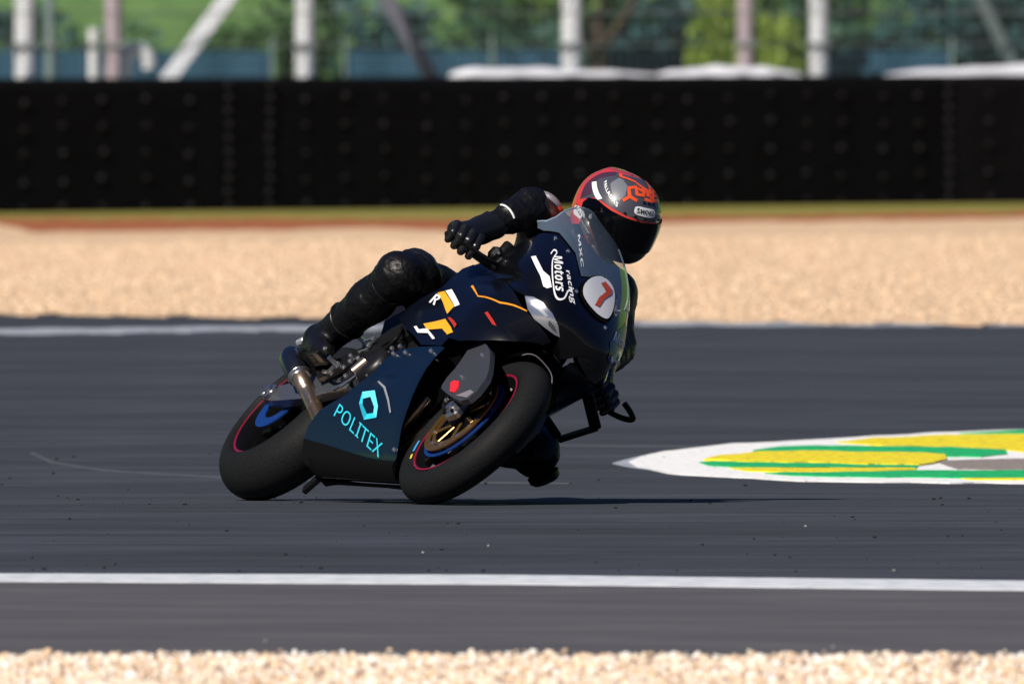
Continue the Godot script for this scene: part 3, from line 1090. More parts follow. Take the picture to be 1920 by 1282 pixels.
# ------------------------------------------------------------------ beyond the fence
func crown_mesh(n: int, seed_: int) -> MultiMesh:
	var r := RandomNumberGenerator.new()
	r.seed = seed_
	var s := begin()
	quad(s, Vector3(-.5, 0, 0), Vector3(-.1, .12, .45), Vector3(.5, .02, .06), Vector3(-.1, -.06, -.42))
	s.generate_normals()
	var mm := MultiMesh.new()
	mm.transform_format = MultiMesh.TRANSFORM_3D
	mm.mesh = s.commit()
	mm.instance_count = n
	var clumps := []
	for i in 26:
		var v := Vector3(r.randfn(), r.randfn(), r.randfn()).normalized() * pow(r.randf(), .45)
		clumps.append([Vector3(v.x * .40, .5 + v.y * .40, v.z * .40), r.randf_range(.10, .22)])
	for i in n:
		var c: Array = clumps[r.randi() % clumps.size()]
		var v := Vector3(r.randfn(), r.randfn(), r.randfn()).normalized() * pow(r.randf(), .33)
		var p: Vector3 = c[0] + v * c[1]
		p.y = maxf(p.y, .02)
		var b := Basis(Vector3(r.randfn(), r.randfn(), r.randfn()).normalized(), r.randf() * TAU)
		mm.set_instance_transform(i, Transform3D(b.scaled(Vector3.ONE * r.randf_range(.035, .085)), p))
	return mm


func background() -> void:
	var crowns := [crown_mesh(2600, 5), crown_mesh(2600, 6), crown_mesh(2600, 8)]
	# x, distance, width, height, leaf kind, trunk height, label
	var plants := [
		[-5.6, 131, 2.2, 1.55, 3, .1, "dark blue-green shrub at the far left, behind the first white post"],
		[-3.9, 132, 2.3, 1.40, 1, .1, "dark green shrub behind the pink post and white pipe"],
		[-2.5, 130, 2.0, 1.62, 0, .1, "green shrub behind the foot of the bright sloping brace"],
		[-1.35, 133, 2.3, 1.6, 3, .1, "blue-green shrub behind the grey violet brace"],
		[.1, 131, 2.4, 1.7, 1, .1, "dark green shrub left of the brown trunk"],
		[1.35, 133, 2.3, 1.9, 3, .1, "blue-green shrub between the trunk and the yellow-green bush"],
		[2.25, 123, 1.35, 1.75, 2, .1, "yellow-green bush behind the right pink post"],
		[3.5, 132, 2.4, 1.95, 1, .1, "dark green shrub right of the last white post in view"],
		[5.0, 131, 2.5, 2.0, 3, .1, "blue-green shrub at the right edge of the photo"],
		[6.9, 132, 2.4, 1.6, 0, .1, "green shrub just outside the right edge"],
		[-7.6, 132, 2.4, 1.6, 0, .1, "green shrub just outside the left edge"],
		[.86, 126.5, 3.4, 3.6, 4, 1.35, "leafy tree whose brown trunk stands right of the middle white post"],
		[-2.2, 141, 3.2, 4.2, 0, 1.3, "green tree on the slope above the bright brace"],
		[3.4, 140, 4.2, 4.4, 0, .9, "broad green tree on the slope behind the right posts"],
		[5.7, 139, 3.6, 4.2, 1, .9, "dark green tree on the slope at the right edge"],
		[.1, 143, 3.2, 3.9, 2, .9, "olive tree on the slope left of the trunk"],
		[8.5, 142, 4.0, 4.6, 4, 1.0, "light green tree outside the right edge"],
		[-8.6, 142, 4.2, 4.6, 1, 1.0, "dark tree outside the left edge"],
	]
	for i in plants.size():
		var e: Array = plants[i]
		var tall: bool = e[3] > 3.0
		var t := node("tree" if tall else "shrub", self, Vector3(e[0], hill(e[0], e[1]), -e[1]))
		tag(t, e[6], "tree" if tall else "shrub", "trees on the slope" if tall else "shrubs beyond the fence")
		var o := MultiMeshInstance3D.new()
		o.name = "crown"
		o.multimesh = crowns[i % 3]
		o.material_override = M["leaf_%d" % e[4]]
		o.position.y = e[5]
		o.rotation.y = i * 1.7
		o.scale = Vector3(e[2], (e[3] - e[5]) * 1.12, e[2])
		t.add_child(o, true)
		o.set_meta("kind", "stuff")
		var s := begin()
		var lean := sin(i * 2.3) * .12
		tube(s, [Vector3.ZERO, Vector3(lean * .3, e[3] * .3, 0), Vector3(lean, e[3] * .62, .05)], [.13 if tall else .04, .10 if tall else .03, .04 if tall else .012], 8)
		for k in 3:
			var a := k * 2.1 + i
			tube(s, [Vector3(lean * .3, e[3] * .32, 0), Vector3(lean * .3 + cos(a) * e[2] * .16, e[3] * .52, sin(a) * e[2] * .16), Vector3(cos(a) * e[2] * .28, e[3] * .72, sin(a) * e[2] * .28)], [.05 if tall else .02, .035 if tall else .014, .01], 6)
		fin(s, "trunk", M.bark, t)
	# blue cloth screens on short stakes among the shrubs
	var screens := [[-5.0, 128.0, 1.9, "blue cloth screen at the left edge, behind the first white post"], [-.95, 127.0, 1.5, "blue cloth screen behind the grey violet brace"], [1.55, 128.4, 1.3, "blue cloth screen left of the yellow-green bush"], [3.75, 127.5, 1.5, "blue cloth screen right of the last white post"], [-3.2, 127.6, 1.5, "blue cloth screen behind the white bent pipe"], [.25, 128.8, .9, "narrow blue cloth screen left of the brown trunk"]]
	for e in screens:
		var q := node("cloth_screen", self, Vector3(e[0], hill(e[0], e[1]), -e[1]))
		tag(q, e[3], "screen", "blue cloth screens among the shrubs")
		var s := begin()
		s.set_smooth_group(0)
		for i in 12:
			var x0: float = (i / 12.0 - .5) * e[2]
			var x1: float = ((i + 1) / 12.0 - .5) * e[2]
			var z0 := .03 * sin(i * 1.3)
			var z1 := .03 * sin((i + 1) * 1.3)
			quad(s, Vector3(x0, .1, z0), Vector3(x0, 1.22, z0), Vector3(x1, 1.22, z1), Vector3(x1, .1, z1))
		fin(s, "cloth", M.blue_cloth, q)
		for sd in [-1, 1]:
			s = begin()
			tube(s, [Vector3(sd * e[2] / 2, 0, .03), Vector3(sd * e[2] / 2, 1.36, .03)], .02, 7)
			fin(s, "stake", M.dull_green_paint, q)


# ------------------------------------------------------------------ the motorcycle
# Its own frame: x to its right, y up from the ground line, z backwards. L(f, u, r): forward, up, right.
func L(f: float, u: float, r: float) -> Vector3:
	return Vector3(r, u, -f)


func lean(o: Node3D) -> void:   # rolling away from the camera's left, heeled over about 45 degrees
	var f := Vector3(.40970977, .0102623, .9121582).normalized()
	var r := Vector3(-.63669758, .71930063, .27788989)
	r = (r - f * r.dot(f)).normalized()
	o.transform = Transform3D(Basis(r, r.cross(f), -f), Vector3(-.6089, .0093, -40.6259))


const TU := [.064, .068, .078, .10, .13, .2, .3, .4, .5, .60, .66, .72, .78, .85, .92, 1.0, 1.08, 1.16, 1.25, 1.30]
const TF := [.72, .72, .72, .72, .72, .72, .72, .72, .72, .73, .79, .83, .825, .775, .705, .60, .49, .365, .21, .11]
const TW := [.0, .034, .050, .066, .084, .125, .162, .185, .198, .21, .222, .235, .236, .232, .222, .212, .202, .188, .14, .10]
const TD := [.29, .29, .29, .29, .29, .29, .29, .29, .29, .28, .27, .26, .25, .235, .215, .19, .17, .15, .10, .08]


func tab(t: Array, u: float) -> float:
	var n := TU.size()
	var i := clampi(TU.bsearch(u) - 1, 0, n - 2)
	var h: float = TU[i + 1] - TU[i]
	var x := clampf((u - TU[i]) / h, -.5, 1.5)
	var m0: float = (t[i + 1] - t[maxi(i - 1, 0)]) / (TU[i + 1] - TU[maxi(i - 1, 0)])
	var m1: float = (t[mini(i + 2, n - 1)] - t[i]) / (TU[mini(i + 2, n - 1)] - TU[i])
	var x2 := x * x
	var x3 := x2 * x
	return (2 * x3 - 3 * x2 + 1) * t[i] + (x3 - 2 * x2 + x) * h * m0 + (3 * x2 - 2 * x3) * t[i + 1] + (x3 - x2) * h * m1


func cowl(q: Vector2) -> Vector3:   # the bodywork's skin: q.x turns round from the nose (0) to the right flank (> 0) or the left one, q.y is the height
	var b := absf(q.x)
	var c := minf(b, PI / 2)
	var r := tab(TW, q.y) * pow(sin(c), .68) * signf(q.x)
	var f := tab(TF, q.y) - tab(TD, q.y) * (1.0 - cos(c)) - maxf(b - PI / 2, 0.0) * .4
	# character lines: a crease along the flank and a scoop behind the headlamp
	r += signf(q.x) * .010 * exp(-pow((q.y - .60 - .05 * (b - 1.5)) / .035, 2.0)) * smoothstep(.9, 1.5, b)
	r -= signf(q.x) * .026 * exp(-pow((q.y - .785) / .030, 2.0)) * smoothstep(.5, .9, b) * (1.0 - smoothstep(1.9, 2.5, b))
	r -= signf(q.x) * .010 * exp(-pow((q.y - .40 + .05 * (b - 2.0)) / .03, 2.0)) * smoothstep(1.5, 2.0, b) * (1.0 - smoothstep(2.3, 2.6, b))
	return L(f, q.y, r)


func mir(a: Array) -> Array:
	var o := []
	for q in a:
		o.append(Vector2(-q.x, q.y))
	o.reverse()
	return o


func FU(r: float) -> Transform3D:   # a plate standing in the plane of the wheels: local x forward, y up
	return Transform3D(Basis(Vector3(0, 0, -1), Vector3(0, 1, 0), Vector3(1, 0, 0)), Vector3(r, 0, 0))


var AX := Basis(Vector3.BACK, -PI / 2)   # turns a lathe's axis to the axle's direction


func at(x: float, o := Vector3.ZERO) -> Transform3D:
	return Transform3D(AX, o + Vector3(x, 0, 0))


func wheel(called: String, c: Vector3, tr: float, tw: float, rim_r: float, rim_w: float, discs: Array) -> Node3D:
	var w := node(called, moto, c)
	var s := begin()
	var ring_r := tr - tw * .98
	var prof := [Vector2(rim_r - .004, rim_w - .006), Vector2(rim_r, rim_w), Vector2(rim_r + .008, rim_w + .004)]
	for i in 25:
		var t := PI / 2 - PI * i / 24.0
		prof.append(Vector2(ring_r + tw * cos(t), tw * sin(t)))
	prof += [Vector2(rim_r + .008, -rim_w - .004), Vector2(rim_r, -rim_w), Vector2(rim_r - .004, -rim_w + .006)]
	prof.reverse()
	s.set_smooth_group(0)
	var seg := 96
	for i in prof.size() - 1:
		for k in seg:
			var a := TAU * k / seg
			var b := TAU * (k + 1) / seg
			var p := func(q: Vector2, t: float) -> Vector3:
				return Vector3(q.y, q.x * sin(t), q.x * cos(t))
			quad(s, p.call(prof[i], a), p.call(prof[i], b), p.call(prof[i + 1], b), p.call(prof[i + 1], a))
	fin(s, "tyre", M.tyre, w)
	s = begin()
	lathe(s, [Vector2(rim_r + .002, rim_w + .003), Vector2(rim_r - .010, rim_w + .002), Vector2(rim_r - .016, rim_w - .008), Vector2(rim_r - .030, rim_w * .62), Vector2(rim_r - .034, 0), Vector2(rim_r - .030, -rim_w * .62), Vector2(rim_r - .016, -rim_w + .008), Vector2(rim_r - .010, -rim_w - .002), Vector2(rim_r + .002, -rim_w - .003)], at(0), 72)
	lathe(s, [Vector2(0, .07), Vector2(.028, .07), Vector2(.032, .064), Vector2(.036, .03), Vector2(.05, .02), Vector2(.05, -.02), Vector2(.036, -.03), Vector2(.032, -.064), Vector2(.028, -.07), Vector2(0, -.07)], at(0), 32)
	fin(s, "rim", M.rim_black, w)
	for sd in [-1, 1]:
		s = begin()
		lathe(s, [Vector2(rim_r + .001, rim_w + .0040), Vector2(rim_r - .006, rim_w + .0042), Vector2(rim_r - .0075, rim_w + .001)], Transform3D(AX * Basis(Vector3.RIGHT, 0.0 if sd > 0 else PI), Vector3.ZERO), 72)
		fin(s, "rim_stripe", M.rim_red, w)
	for i in 10:
		var a := TAU * (i / 2) / 5.0 + (.13 if i % 2 else -.13) + .3
		var d := Vector3(0, sin(a), cos(a))
		var a2 := a + (.16 if i % 2 else -.16)
		var d2 := Vector3(0, sin(a2), cos(a2))
		s = begin()
		bar(s, d * .042 + Vector3(.006, 0, 0), d2 * (rim_r - .026) + Vector3(.012, 0, 0), .020, .026, .006, Vector3.RIGHT)
		fin(s, "spoke", M.rim_black, w)
	for e in discs:
		s = begin()
		lathe(s, [Vector2(e[1], .0025), Vector2(e[2], .0025), Vector2(e[2], -.0025), Vector2(e[1], -.0025), Vector2(e[1], .0025)], at(e[0]), 64)
		if e[4] == "disc_carrier":
			for k in 8:
				var a := TAU * k / 8.0
				bar(s, Vector3(e[0], sin(a) * .04, cos(a) * .04), Vector3(e[0], sin(a + .3) * e[1] * 1.02, cos(a + .3) * e[1] * 1.02), .014, .006, .002, Vector3.RIGHT)
		fin(s, e[4], M[e[3]], w)
		if e[4] == "disc_carrier":
			for k in 10:
				var a := TAU * k / 10.0 + .2
				s = begin()
				lathe(s, [Vector2(0, .006), Vector2(.008, .006), Vector2(.009, -.004)], at(e[0], Vector3(0, sin(a), cos(a)) * (e[2] + .003)), 10)
				fin(s, "bobbin", M.bright_bolt, w)
	return w


func bolts(list: Array, size: float, material: Material, parent: Node, called := "bolt") -> void:
	var s := begin()
	lathe(s, [Vector2(0, 1.0), Vector2(.75, 1.0), Vector2(1.0, .55), Vector2(1.0, -.6)], at(0), 10)
	s.generate_normals()
	var m := s.commit()
	for p in list:
		var o := put(called, m, material, parent)
		o.position = p
		o.scale = Vector3.ONE * size


func build_motorcycle() -> void:
	moto = node("motorcycle", self)
	lean(moto)
	tag(moto, "black and navy racing motorcycle leaned over in the bend, round number 7 plate", "motorcycle")
	var s: SurfaceTool
	# wheels
	var fw := wheel("front_wheel", L(.72, .30, 0), .30, .0605, .217, .046, [[.056, .118, .166, "blue_disc", "disc_ring"], [-.056, .118, .166, "blue_disc", "disc_ring"], [.071, .128, .153, "gold", "brake_disc"], [-.071, .128, .153, "gold", "brake_disc"], [.068, .108, .122, "gold", "disc_carrier"], [-.068, .108, .122, "gold", "disc_carrier"]])
	var rw := wheel("rear_wheel", L(-.7102, .30, 0), .32, .0955, .217, .080, [[.096, .068, .112, "blue_disc", "brake_disc"], [-.10, .05, .105, "dark_metal", "sprocket"]])
	rw.rotation.x = .35
	fw.rotation.x = .15
	# printed marks on the front tyre's wall
	var wall := func(q: Vector2) -> Vector3:   # x: turn round the axle, y: radius
		return Vector3(.054 + .006 * sin((q.y - .217) / .04 * 1.6), sin(q.x) * q.y, -cos(q.x) * q.y)
	decal("tyre_mark_blue", [Vector2(3.42, .224), Vector2(3.66, .224), Vector2(3.66, .243), Vector2(3.42, .243)], wall, M.sky_print, fw, 1.0, .0035)
	decal("tyre_mark_yellow", [Vector2(3.74, .224), Vector2(3.86, .224), Vector2(3.86, .246), Vector2(3.74, .246)], wall, M.yellow_print, fw, 1.0, .0035)
	# front end
	for sd in [-1, 1]:
		s = begin()
		tube(s, [L(.70, .315, sd * .105), L(.672, .38, sd * .105), L(.575, .60, sd * .105)], [.030, .029, .027], 16)
		tube(s, [L(.575, .60, sd * .105), L(.40, .99, sd * .105)], .0235, 16)
		fin(s, "fork_leg", M.dark_metal, moto)
		s = begin()
		box(s, Transform3D(Basis(Vector3.RIGHT, .4), L(.722, .305, sd * .098)), Vector3(.034, .075, .062), .008)
		lathe(s, [Vector2(0, .018), Vector2(.017, .018), Vector2(.019, .010), Vector2(.024, .008), Vector2(.024, -.01)], Transform3D(AX * Basis(Vector3.RIGHT, 0.0 if sd > 0 else PI), L(.72, .30, sd * .112)), 18)
		var clamp_ := fin(s, "axle_clamp", M.steel, moto)
		bolts([L(.745, .285, sd * .117), L(.70, .275, sd * .117), L(.705, .33, sd * .117)], .006, M.matt_black, clamp_)
		s = begin()
		box(s, Transform3D(Basis(Vector3.RIGHT, .5), L(.585, .37, sd * .085)), Vector3(.05, .13, .058), .014)
		box(s, Transform3D(Basis(Vector3.RIGHT, .5), L(.60, .37, sd * .112)), Vector3(.014, .10, .034), .006)
		var cal := fin(s, "brake_caliper", M.dark_metal, moto)
		bolts([L(.56, .405, sd * .116), L(.625, .33, sd * .116)], .007, M.bright_bolt, cal)
	s = begin()
	plate(s, PackedVector2Array([V2(.534, .527), V2(.545, .548), V2(.57, .558), V2(.62, .556), V2(.664, .545), V2(.74, .515), V2(.804, .475), V2(.87, .43), V2(.908, .395), V2(.930, .335), V2(.915, .30), V2(.875, .290), V2(.80, .303), V2(.70, .325), V2(.615, .348), V2(.592, .365), V2(.575, .401), V2(.573, .44), V2(.560, .475)]), FU(.122), .022)
	var cover := fin(s, "fork_cover", M.fork_cover, moto)
	cover.rotation.y = -.03
	s = begin()
	plate(s, PackedVector2Array([V2(.660, .371), V2(.668, .381), V2(.720, .377), V2(.758, .352), V2(.766, .326), V2(.725, .330)]), FU(.1355), .004)
	fin(s, "red_patch", M.red_paint, cover)
	s = begin()
	plate(s, PackedVector2Array([V2(.800, .312), V2(.905, .303), V2(.922, .328), V2(.878, .338)]), FU(.1352), .003)
	fin(s, "metal_edge", M.grey_guard, cover)
	bolts([L(.70, .50, .135), L(.70, .40, .135)], .006, M.bright_bolt, cover)
	s = begin()
	plate(s, PackedVector2Array([V2(.534, .527), V2(.57, .555), V2(.654, .545), V2(.74, .515), V2(.80, .44), V2(.78, .34), V2(.62, .348), V2(.575, .401)]), FU(-.122), .02)
	fin(s, "fork_cover", M.fork_cover, moto)
	s = begin()
	arc_lathe(s, [Vector2(.285, .070), Vector2(.302, .069), Vector2(.313, .058), Vector2(.319, .03), Vector2(.321, 0), Vector2(.319, -.03), Vector2(.313, -.058), Vector2(.302, -.069), Vector2(.285, -.070)], Transform3D(AX, L(.72, .30, 0)), PI * .5 + .05, PI + .10, 24)
	arc_lathe(s, [Vector2(.283, .068), Vector2(.300, .067), Vector2(.316, .03), Vector2(.318, 0), Vector2(.316, -.03), Vector2(.300, -.067), Vector2(.283, -.068)], Transform3D(AX, L(.72, .30, 0)), PI * .5 + .05, PI + .10, 24)
	fin(s, "front_fender", M.black_paint, moto)
	s = begin()
	for sd in [-1, 1]:
		var rim := []
		for k in 13:
			var a := lerpf(-.95, .95, k / 12.0)
			rim.append(L(.72, .30, 0) + AX * Vector3((.320 - .035 * pow(absf(a) / .95, 3.0)) * cos(PI + .10), .072 * sin(a) / sin(.95), (.320 - .035 * pow(absf(a) / .95, 3.0)) * sin(PI + .10)))
		if sd > 0:
			tube(s, rim, .0022, 6)
	fin(s, "fender_edge", M.grey_guard, moto)
	# chassis, engine, radiator
	for sd in [-1, 1]:
		s = begin()
		plate(s, PackedVector2Array([V2(.40, .93), V2(.44, .82), V2(.30, .68), V2(.05, .60), V2(-.12, .50), V2(-.15, .36), V2(-.22, .36), V2(-.23, .55), V2(-.10, .72), V2(.15, .82)]), FU(sd * .135), .05)
		fin(s, "frame_spar", M.dark_metal, moto)
		s = begin()
		plate(s, PackedVector2Array([V2(-.10, .46), V2(-.16, .34), V2(-.40, .285), V2(-.66, .265), V2(-.76, .275), V2(-.765, .325), V2(-.66, .345), V2(-.40, .41)]), FU(sd * .128), .032)
		fin(s, "swingarm", M.lamp_dark, moto)
		s = begin()
		lathe(s, [Vector2(0, .02), Vector2(.016, .02), Vector2(.018, .01), Vector2(.03, .008), Vector2(.03, -.008)], Transform3D(AX * Basis(Vector3.RIGHT, 0.0 if sd > 0 else PI), L(-.7102, .30, sd * .15)), 16)
		box(s, Transform3D(Basis.IDENTITY, L(-.745, .30, sd * .15)), Vector3(.02, .045, .03), .005)
		fin(s, "axle_nut", M.steel, moto)
	for sd in [-1, 1]:
		s = begin()
		plate(s, PackedVector2Array([V2(.15, .78), V2(.15, .56), V2(-.05, .52), V2(-.20, .50), V2(-.34, .62), V2(-.50, .76), V2(-.46, .82), V2(-.20, .80)]), FU(sd * .118), .03)
		fin(s, "side_cover", M.black_plastic, moto)
	s = begin()
	box(s, Transform3D(Basis(Vector3.RIGHT, .25), L(.06, .46, 0)), Vector3(.27, .34, .36), .03)
	box(s, Transform3D(Basis(Vector3.RIGHT, -.5), L(.24, .52, 0)), Vector3(.30, .24, .17), .02)
	box(s, Transform3D(Basis.IDENTITY, L(.0, .24, 0)), Vector3(.16, .14, .34), .03)
	var engine := fin(s, "engine", M.dark_metal, moto)
	s = begin()
	lathe(s, [Vector2(0, .036), Vector2(.05, .034), Vector2(.066, .026), Vector2(.074, .008), Vector2(.076, -.03)], at(.155, L(-.05, .43, 0)), 28)
	var cc := fin(s, "clutch_cover", M.dark_metal, engine)
	var ring := []
	for k in 7:
		var a := TAU * k / 7.0
		ring.append(L(-.05 + cos(a) * .068, .43 + sin(a) * .068, .168))
	bolts(ring, .0055, M.bright_bolt, engine)
	s = begin()
	box(s, Transform3D(Basis(Vector3.RIGHT, -.12), L(.42, .50, 0)), Vector3(.30, .30, .03), .006)
	fin(s, "radiator", M.matt_black, moto)
	# header pipes and silencer
	for k in 4:
		s = begin()
		var x := -.10 + k * .066
		tube(s, curve([L(.33, .50, x), L(.40, .40, x), L(.36, .24, x * .8), L(.22, .15, x * .5), L(.02, .13, x * .3)], 4), .019, 10)
		fin(s, "header_pipe", M.titanium, moto)
	s = begin()
	tube(s, curve([L(.0, .14, .02), L(-.16, .17, .05), L(-.26, .225, .09), L(-.335, .268, .123)], 4), [.03, .03, .03, .029, .028, .028, .028, .028, .027, .027, .027, .027, .027], 14)
	fin(s, "link_pipe", M.titanium, moto)
	var e0 := L(-.325, .262, .119)
	var e1 := L(-.470, .338, .184)
	var e2 := L(-.590, .397, .214)
	s = begin()
	var ed := (e1 - e0).normalized()
	tube(s, [e0, e0 + ed * .012, e0 + ed * .014, e0.lerp(e1, .5), e0.lerp(e1, .62), e0.lerp(e1, .63), e1], [.0275, .0275, .0255, .0255, .0255, .0285, .0285], 24)
	var sil := fin(s, "silencer", M.titanium_pale, moto)
	s = begin()
	tube(s, [e1 - ed * .006, e1 + ed * .004, e1 + ed * .0041, e1 + ed * .010], [.034, .038, .0405, .0415], 24)
	fin(s, "clamp_ring", M.steel, sil)
	s = begin()
	tube(s, [e1 + ed * .008, e1.lerp(e2, .15), e1.lerp(e2, .8), e2, e2 + (e2 - e1).normalized() * .02], [.040, .044, .045, .043, .036], 24)
	fin(s, "carbon_sleeve", M.carbon, sil)
	var cf := func(q: Vector2) -> Vector3:
		var t := along(e1, e2, Vector3.UP)
		return t * Vector3(cos(q.x) * .0445, (q.y - .5) * .15, sin(q.x) * .0445)
	decal("maker_badge", [V2(1.1, .42), V2(1.75, .42), V2(1.42, .68)], cf, M.silver_trim, sil, 1.0, .002, .1)
	# lower fairing: the right panel is as the photograph shows it, the left mirrors it
	var low := [V2(3.17, .239), V2(2.99, .266), V2(2.81, .29), V2(2.55, .364), V2(2.46, .41), V2(2.38, .457), V2(2.25, .476), V2(1.9, .487), V2(1.55, .493), V2(1.40, .488), V2(1.45, .45), V2(1.48, .404), V2(1.46, .35), V2(1.42, .296), V2(1.35, .191), V2(1.29, .11), V2(1.36, .0645), V2(2.2, .0645), V2(3.05, .0645), V2(3.27, .09), V2(3.32, .14), V2(3.30, .183)]
	var rl := panel("lower_fairing", low, cowl, M.blue_paint, moto, -1.0, 0.0, .006, .07)
	var ll := panel("lower_fairing", mir(low), cowl, M.blue_paint, moto, -1.0, 0.0, .006, .09)
	s = begin()
	bar(s, L(-.262, .115, 0), L(.30, .115, 0), .05, .04, .004, Vector3.UP)
	fin(s, "belly_pan", M.black_paint, moto)
	s = begin()
	bar(s, L(-.19, .08, -.01), L(-.245, .022, -.02), .034, .02, .004, Vector3.RIGHT)
	fin(s, "drain_bracket", M.black_plastic, moto)
	var keel := [V2(3.31, .149), V2(3.08, .142), V2(2.73, .132), V2(2.39, .119), V2(2.07, .106), V2(1.74, .098), V2(1.30, .099), V2(1.36, .0650), V2(2.2, .0650), V2(3.05, .0650), V2(3.26, .09)]
	panel("belly_panel", keel, cowl, M.matt_black, rl, -1.0, .003, .003, .06)
	panel("belly_panel", mir(keel), cowl, M.matt_black, ll, -1.0, .003, .003, .08)
	lettering("sponsor_lettering", "POLITEX", cowl, V2(2.84, .222), V2(1.70, .106), V2(-.02, .040), M.cyan_print, rl, -1.0, .0025, false)
	var ho := [V2(2.48, .306), V2(2.25, .313), V2(2.03, .259), V2(1.97, .222), V2(2.2, .213), V2(2.43, .265)]
	var hi := [V2(2.40, .282), V2(2.27, .290), V2(2.10, .256), V2(2.065, .236), V2(2.185, .232), V2(2.36, .264)]
	for k in 6:
		var k2 := (k + 1) % 6
		decal("sponsor_logo", [ho[k], ho[k2], hi[k2], hi[k]], cowl, M.cyan_pale if k in [0, 1, 2] else M.cyan_mid if k in [4] else M.cyan_print, rl, -1.0, .002)
	decal("panel_seam", [V2(2.30, .345), V2(2.10, .322), V2(1.90, .280), V2(1.74, .238), V2(1.72, .242), V2(1.88, .285), V2(2.08, .328), V2(2.29, .349)], cowl, M.silver_trim, rl, -1.0, .002)
	bolts([cowl(V2(1.62, .468)) + Vector3(.004, 0, 0), cowl(V2(2.10, .458)) + Vector3(.004, 0, 0), cowl(V2(2.32, .452)) + Vector3(.004, 0, 0), cowl(V2(1.37, .13)) + Vector3(.004, 0, 0)], .0075, M.bright_bolt, rl)
	# side fairing
	var sidef := [V2(2.79, .596), V2(2.81, .638), V2(2.71, .676), V2(2.62, .717), V2(2.6, .765), V2(2.54, .804), V2(2.38, .826), V2(2.0, .795), V2(1.72, .770), V2(1.14, .727), V2(.83, .700), V2(.60, .688), V2(.36, .682), V2(.10, .672), V2(.12, .652), V2(.26, .632), V2(.43, .602), V2(.85, .548), V2(1.19, .522), V2(1.45, .525), V2(1.48, .494), V2(1.92, .493), V2(2.19, .529), V2(2.5, .56)]
	var rs := panel("side_fairing", sidef, cowl, M.navy_paint, moto, -1.0, .003, .006, .07)
	var ls := panel("side_fairing", mir(sidef), cowl, M.navy_paint, moto, -1.0, .003, .006, .09)
	decal("orange_stripe", [V2(2.05, .724), V2(2.025, .728), V2(1.73, .690), V2(1.45, .685), V2(1.16, .681), V2(.9, .690), V2(.66, .694), V2(.65, .691), V2(.9, .685), V2(1.13, .676), V2(1.45, .681), V2(1.71, .685)], cowl, M.orange_print, rs, -1.0, .006, .04)
	decal("red_stripe", [V2(1.2, .636), V2(1.18, .642), V2(.92, .625), V2(.67, .605), V2(.65, .597), V2(.92, .617)], cowl, M.deep_red_print, rs, -1.0, .006, .04)
	decal("amber_block", [V2(2.55, .693), V2(2.46, .701), V2(1.89, .639), V2(1.83, .611)], cowl, M.amber_print, rs, -1.0, .006, .05)
	decal("white_block", [V2(2.45, .703), V2(2.36, .710), V2(1.86, .650), V2(1.88, .639)], cowl, M.white_print, rs, -1.0, .006, .05)
	lettering("fairing_letter", "R", cowl, V2(2.46, .652), V2(2.27, .640), V2(.08, .036), M.white_print, rs, -1.0, .007)
	decal("amber_block", [V2(2.18, .576), V2(1.79, .594), V2(1.43, .547), V2(1.54, .536), V2(1.73, .559), V2(2.01, .553)], cowl, M.amber_print, rs, -1.0, .006, .05)
	decal("red_block", [V2(1.76, .598), V2(1.71, .599), V2(1.45, .575), V2(1.46, .563)], cowl, M.deep_red_print, rs, -1.0, .006, .05)
	decal("white_line", [V2(2.31, .562), V2(2.27, .566), V2(2.17, .552), V2(2.02, .557), V2(1.78, .527), V2(1.71, .517), V2(1.75, .514), V2(1.93, .538), V2(2.14, .538)], cowl, M.white_print, rs, -1.0, .0075, .05)
	# nose, headlamps, number plate, intake
	var half := [V2(.12, .955), V2(.27, .921), V2(.36, .955), V2(.46, .991), V2(.9, 1.028), V2(1.4, 1.000), V2(1.75, .955), V2(2.06, .868), V2(2.45, .817), V2(2.0, .798), V2(1.72, .773), V2(1.14, .730), V2(.87, .728), V2(.66, .742), V2(.35, .731), V2(.19, .716), V2(.09, .698), V2(.06, .675), V2(.02, .655)]
	var nose_o := half.duplicate()
	nose_o.append_array(mir(half))
	var nose := panel("nose_fairing", nose_o, cowl, M.black_paint, moto, -1.0, 0.0, .005, .05)
	var lamp := [V2(0.887, 0.727), V2(0.764, 0.739), V2(0.577, 0.74), V2(0.462, 0.735), V2(0.355, 0.732), V2(0.271, 0.724), V2(0.192, 0.717), V2(0.085, 0.697), V2(0.137, 0.691), V2(0.215, 0.688), V2(0.301, 0.686), V2(0.485, 0.685), V2(0.674, 0.697), V2(0.778, 0.711)]
	for sd in [-1, 1]:
		var h := panel("headlight", lamp if sd > 0 else mir(lamp), cowl, M.headlight_glass if sd > 0 else M.lamp_smoked, moto, -1.0, .001, .012, .04)
		var dk := [V2(0.323, 0.71), V2(0.214, 0.707), V2(0.14, 0.699), V2(0.201, 0.697), V2(0.29, 0.699)]  # a strip dark in its own colour, part of the lamp's inner structure
		decal("lamp_dark_strip", dk if sd > 0 else mir(dk), cowl, M.lamp_dark if sd > 0 else M.lamp_smoked, h, -1.0, .003, .03)
		var d2 := [V2(0.727, 0.721), V2(0.573, 0.725), V2(0.472, 0.721), V2(0.377, 0.718), V2(0.382, 0.71), V2(0.537, 0.712), V2(0.688, 0.712)]
		decal("lamp_reflector", d2 if sd > 0 else mir(d2), cowl, M.silver_trim if sd > 0 else M.lamp_smoked, h, -1.0, .003, .03)
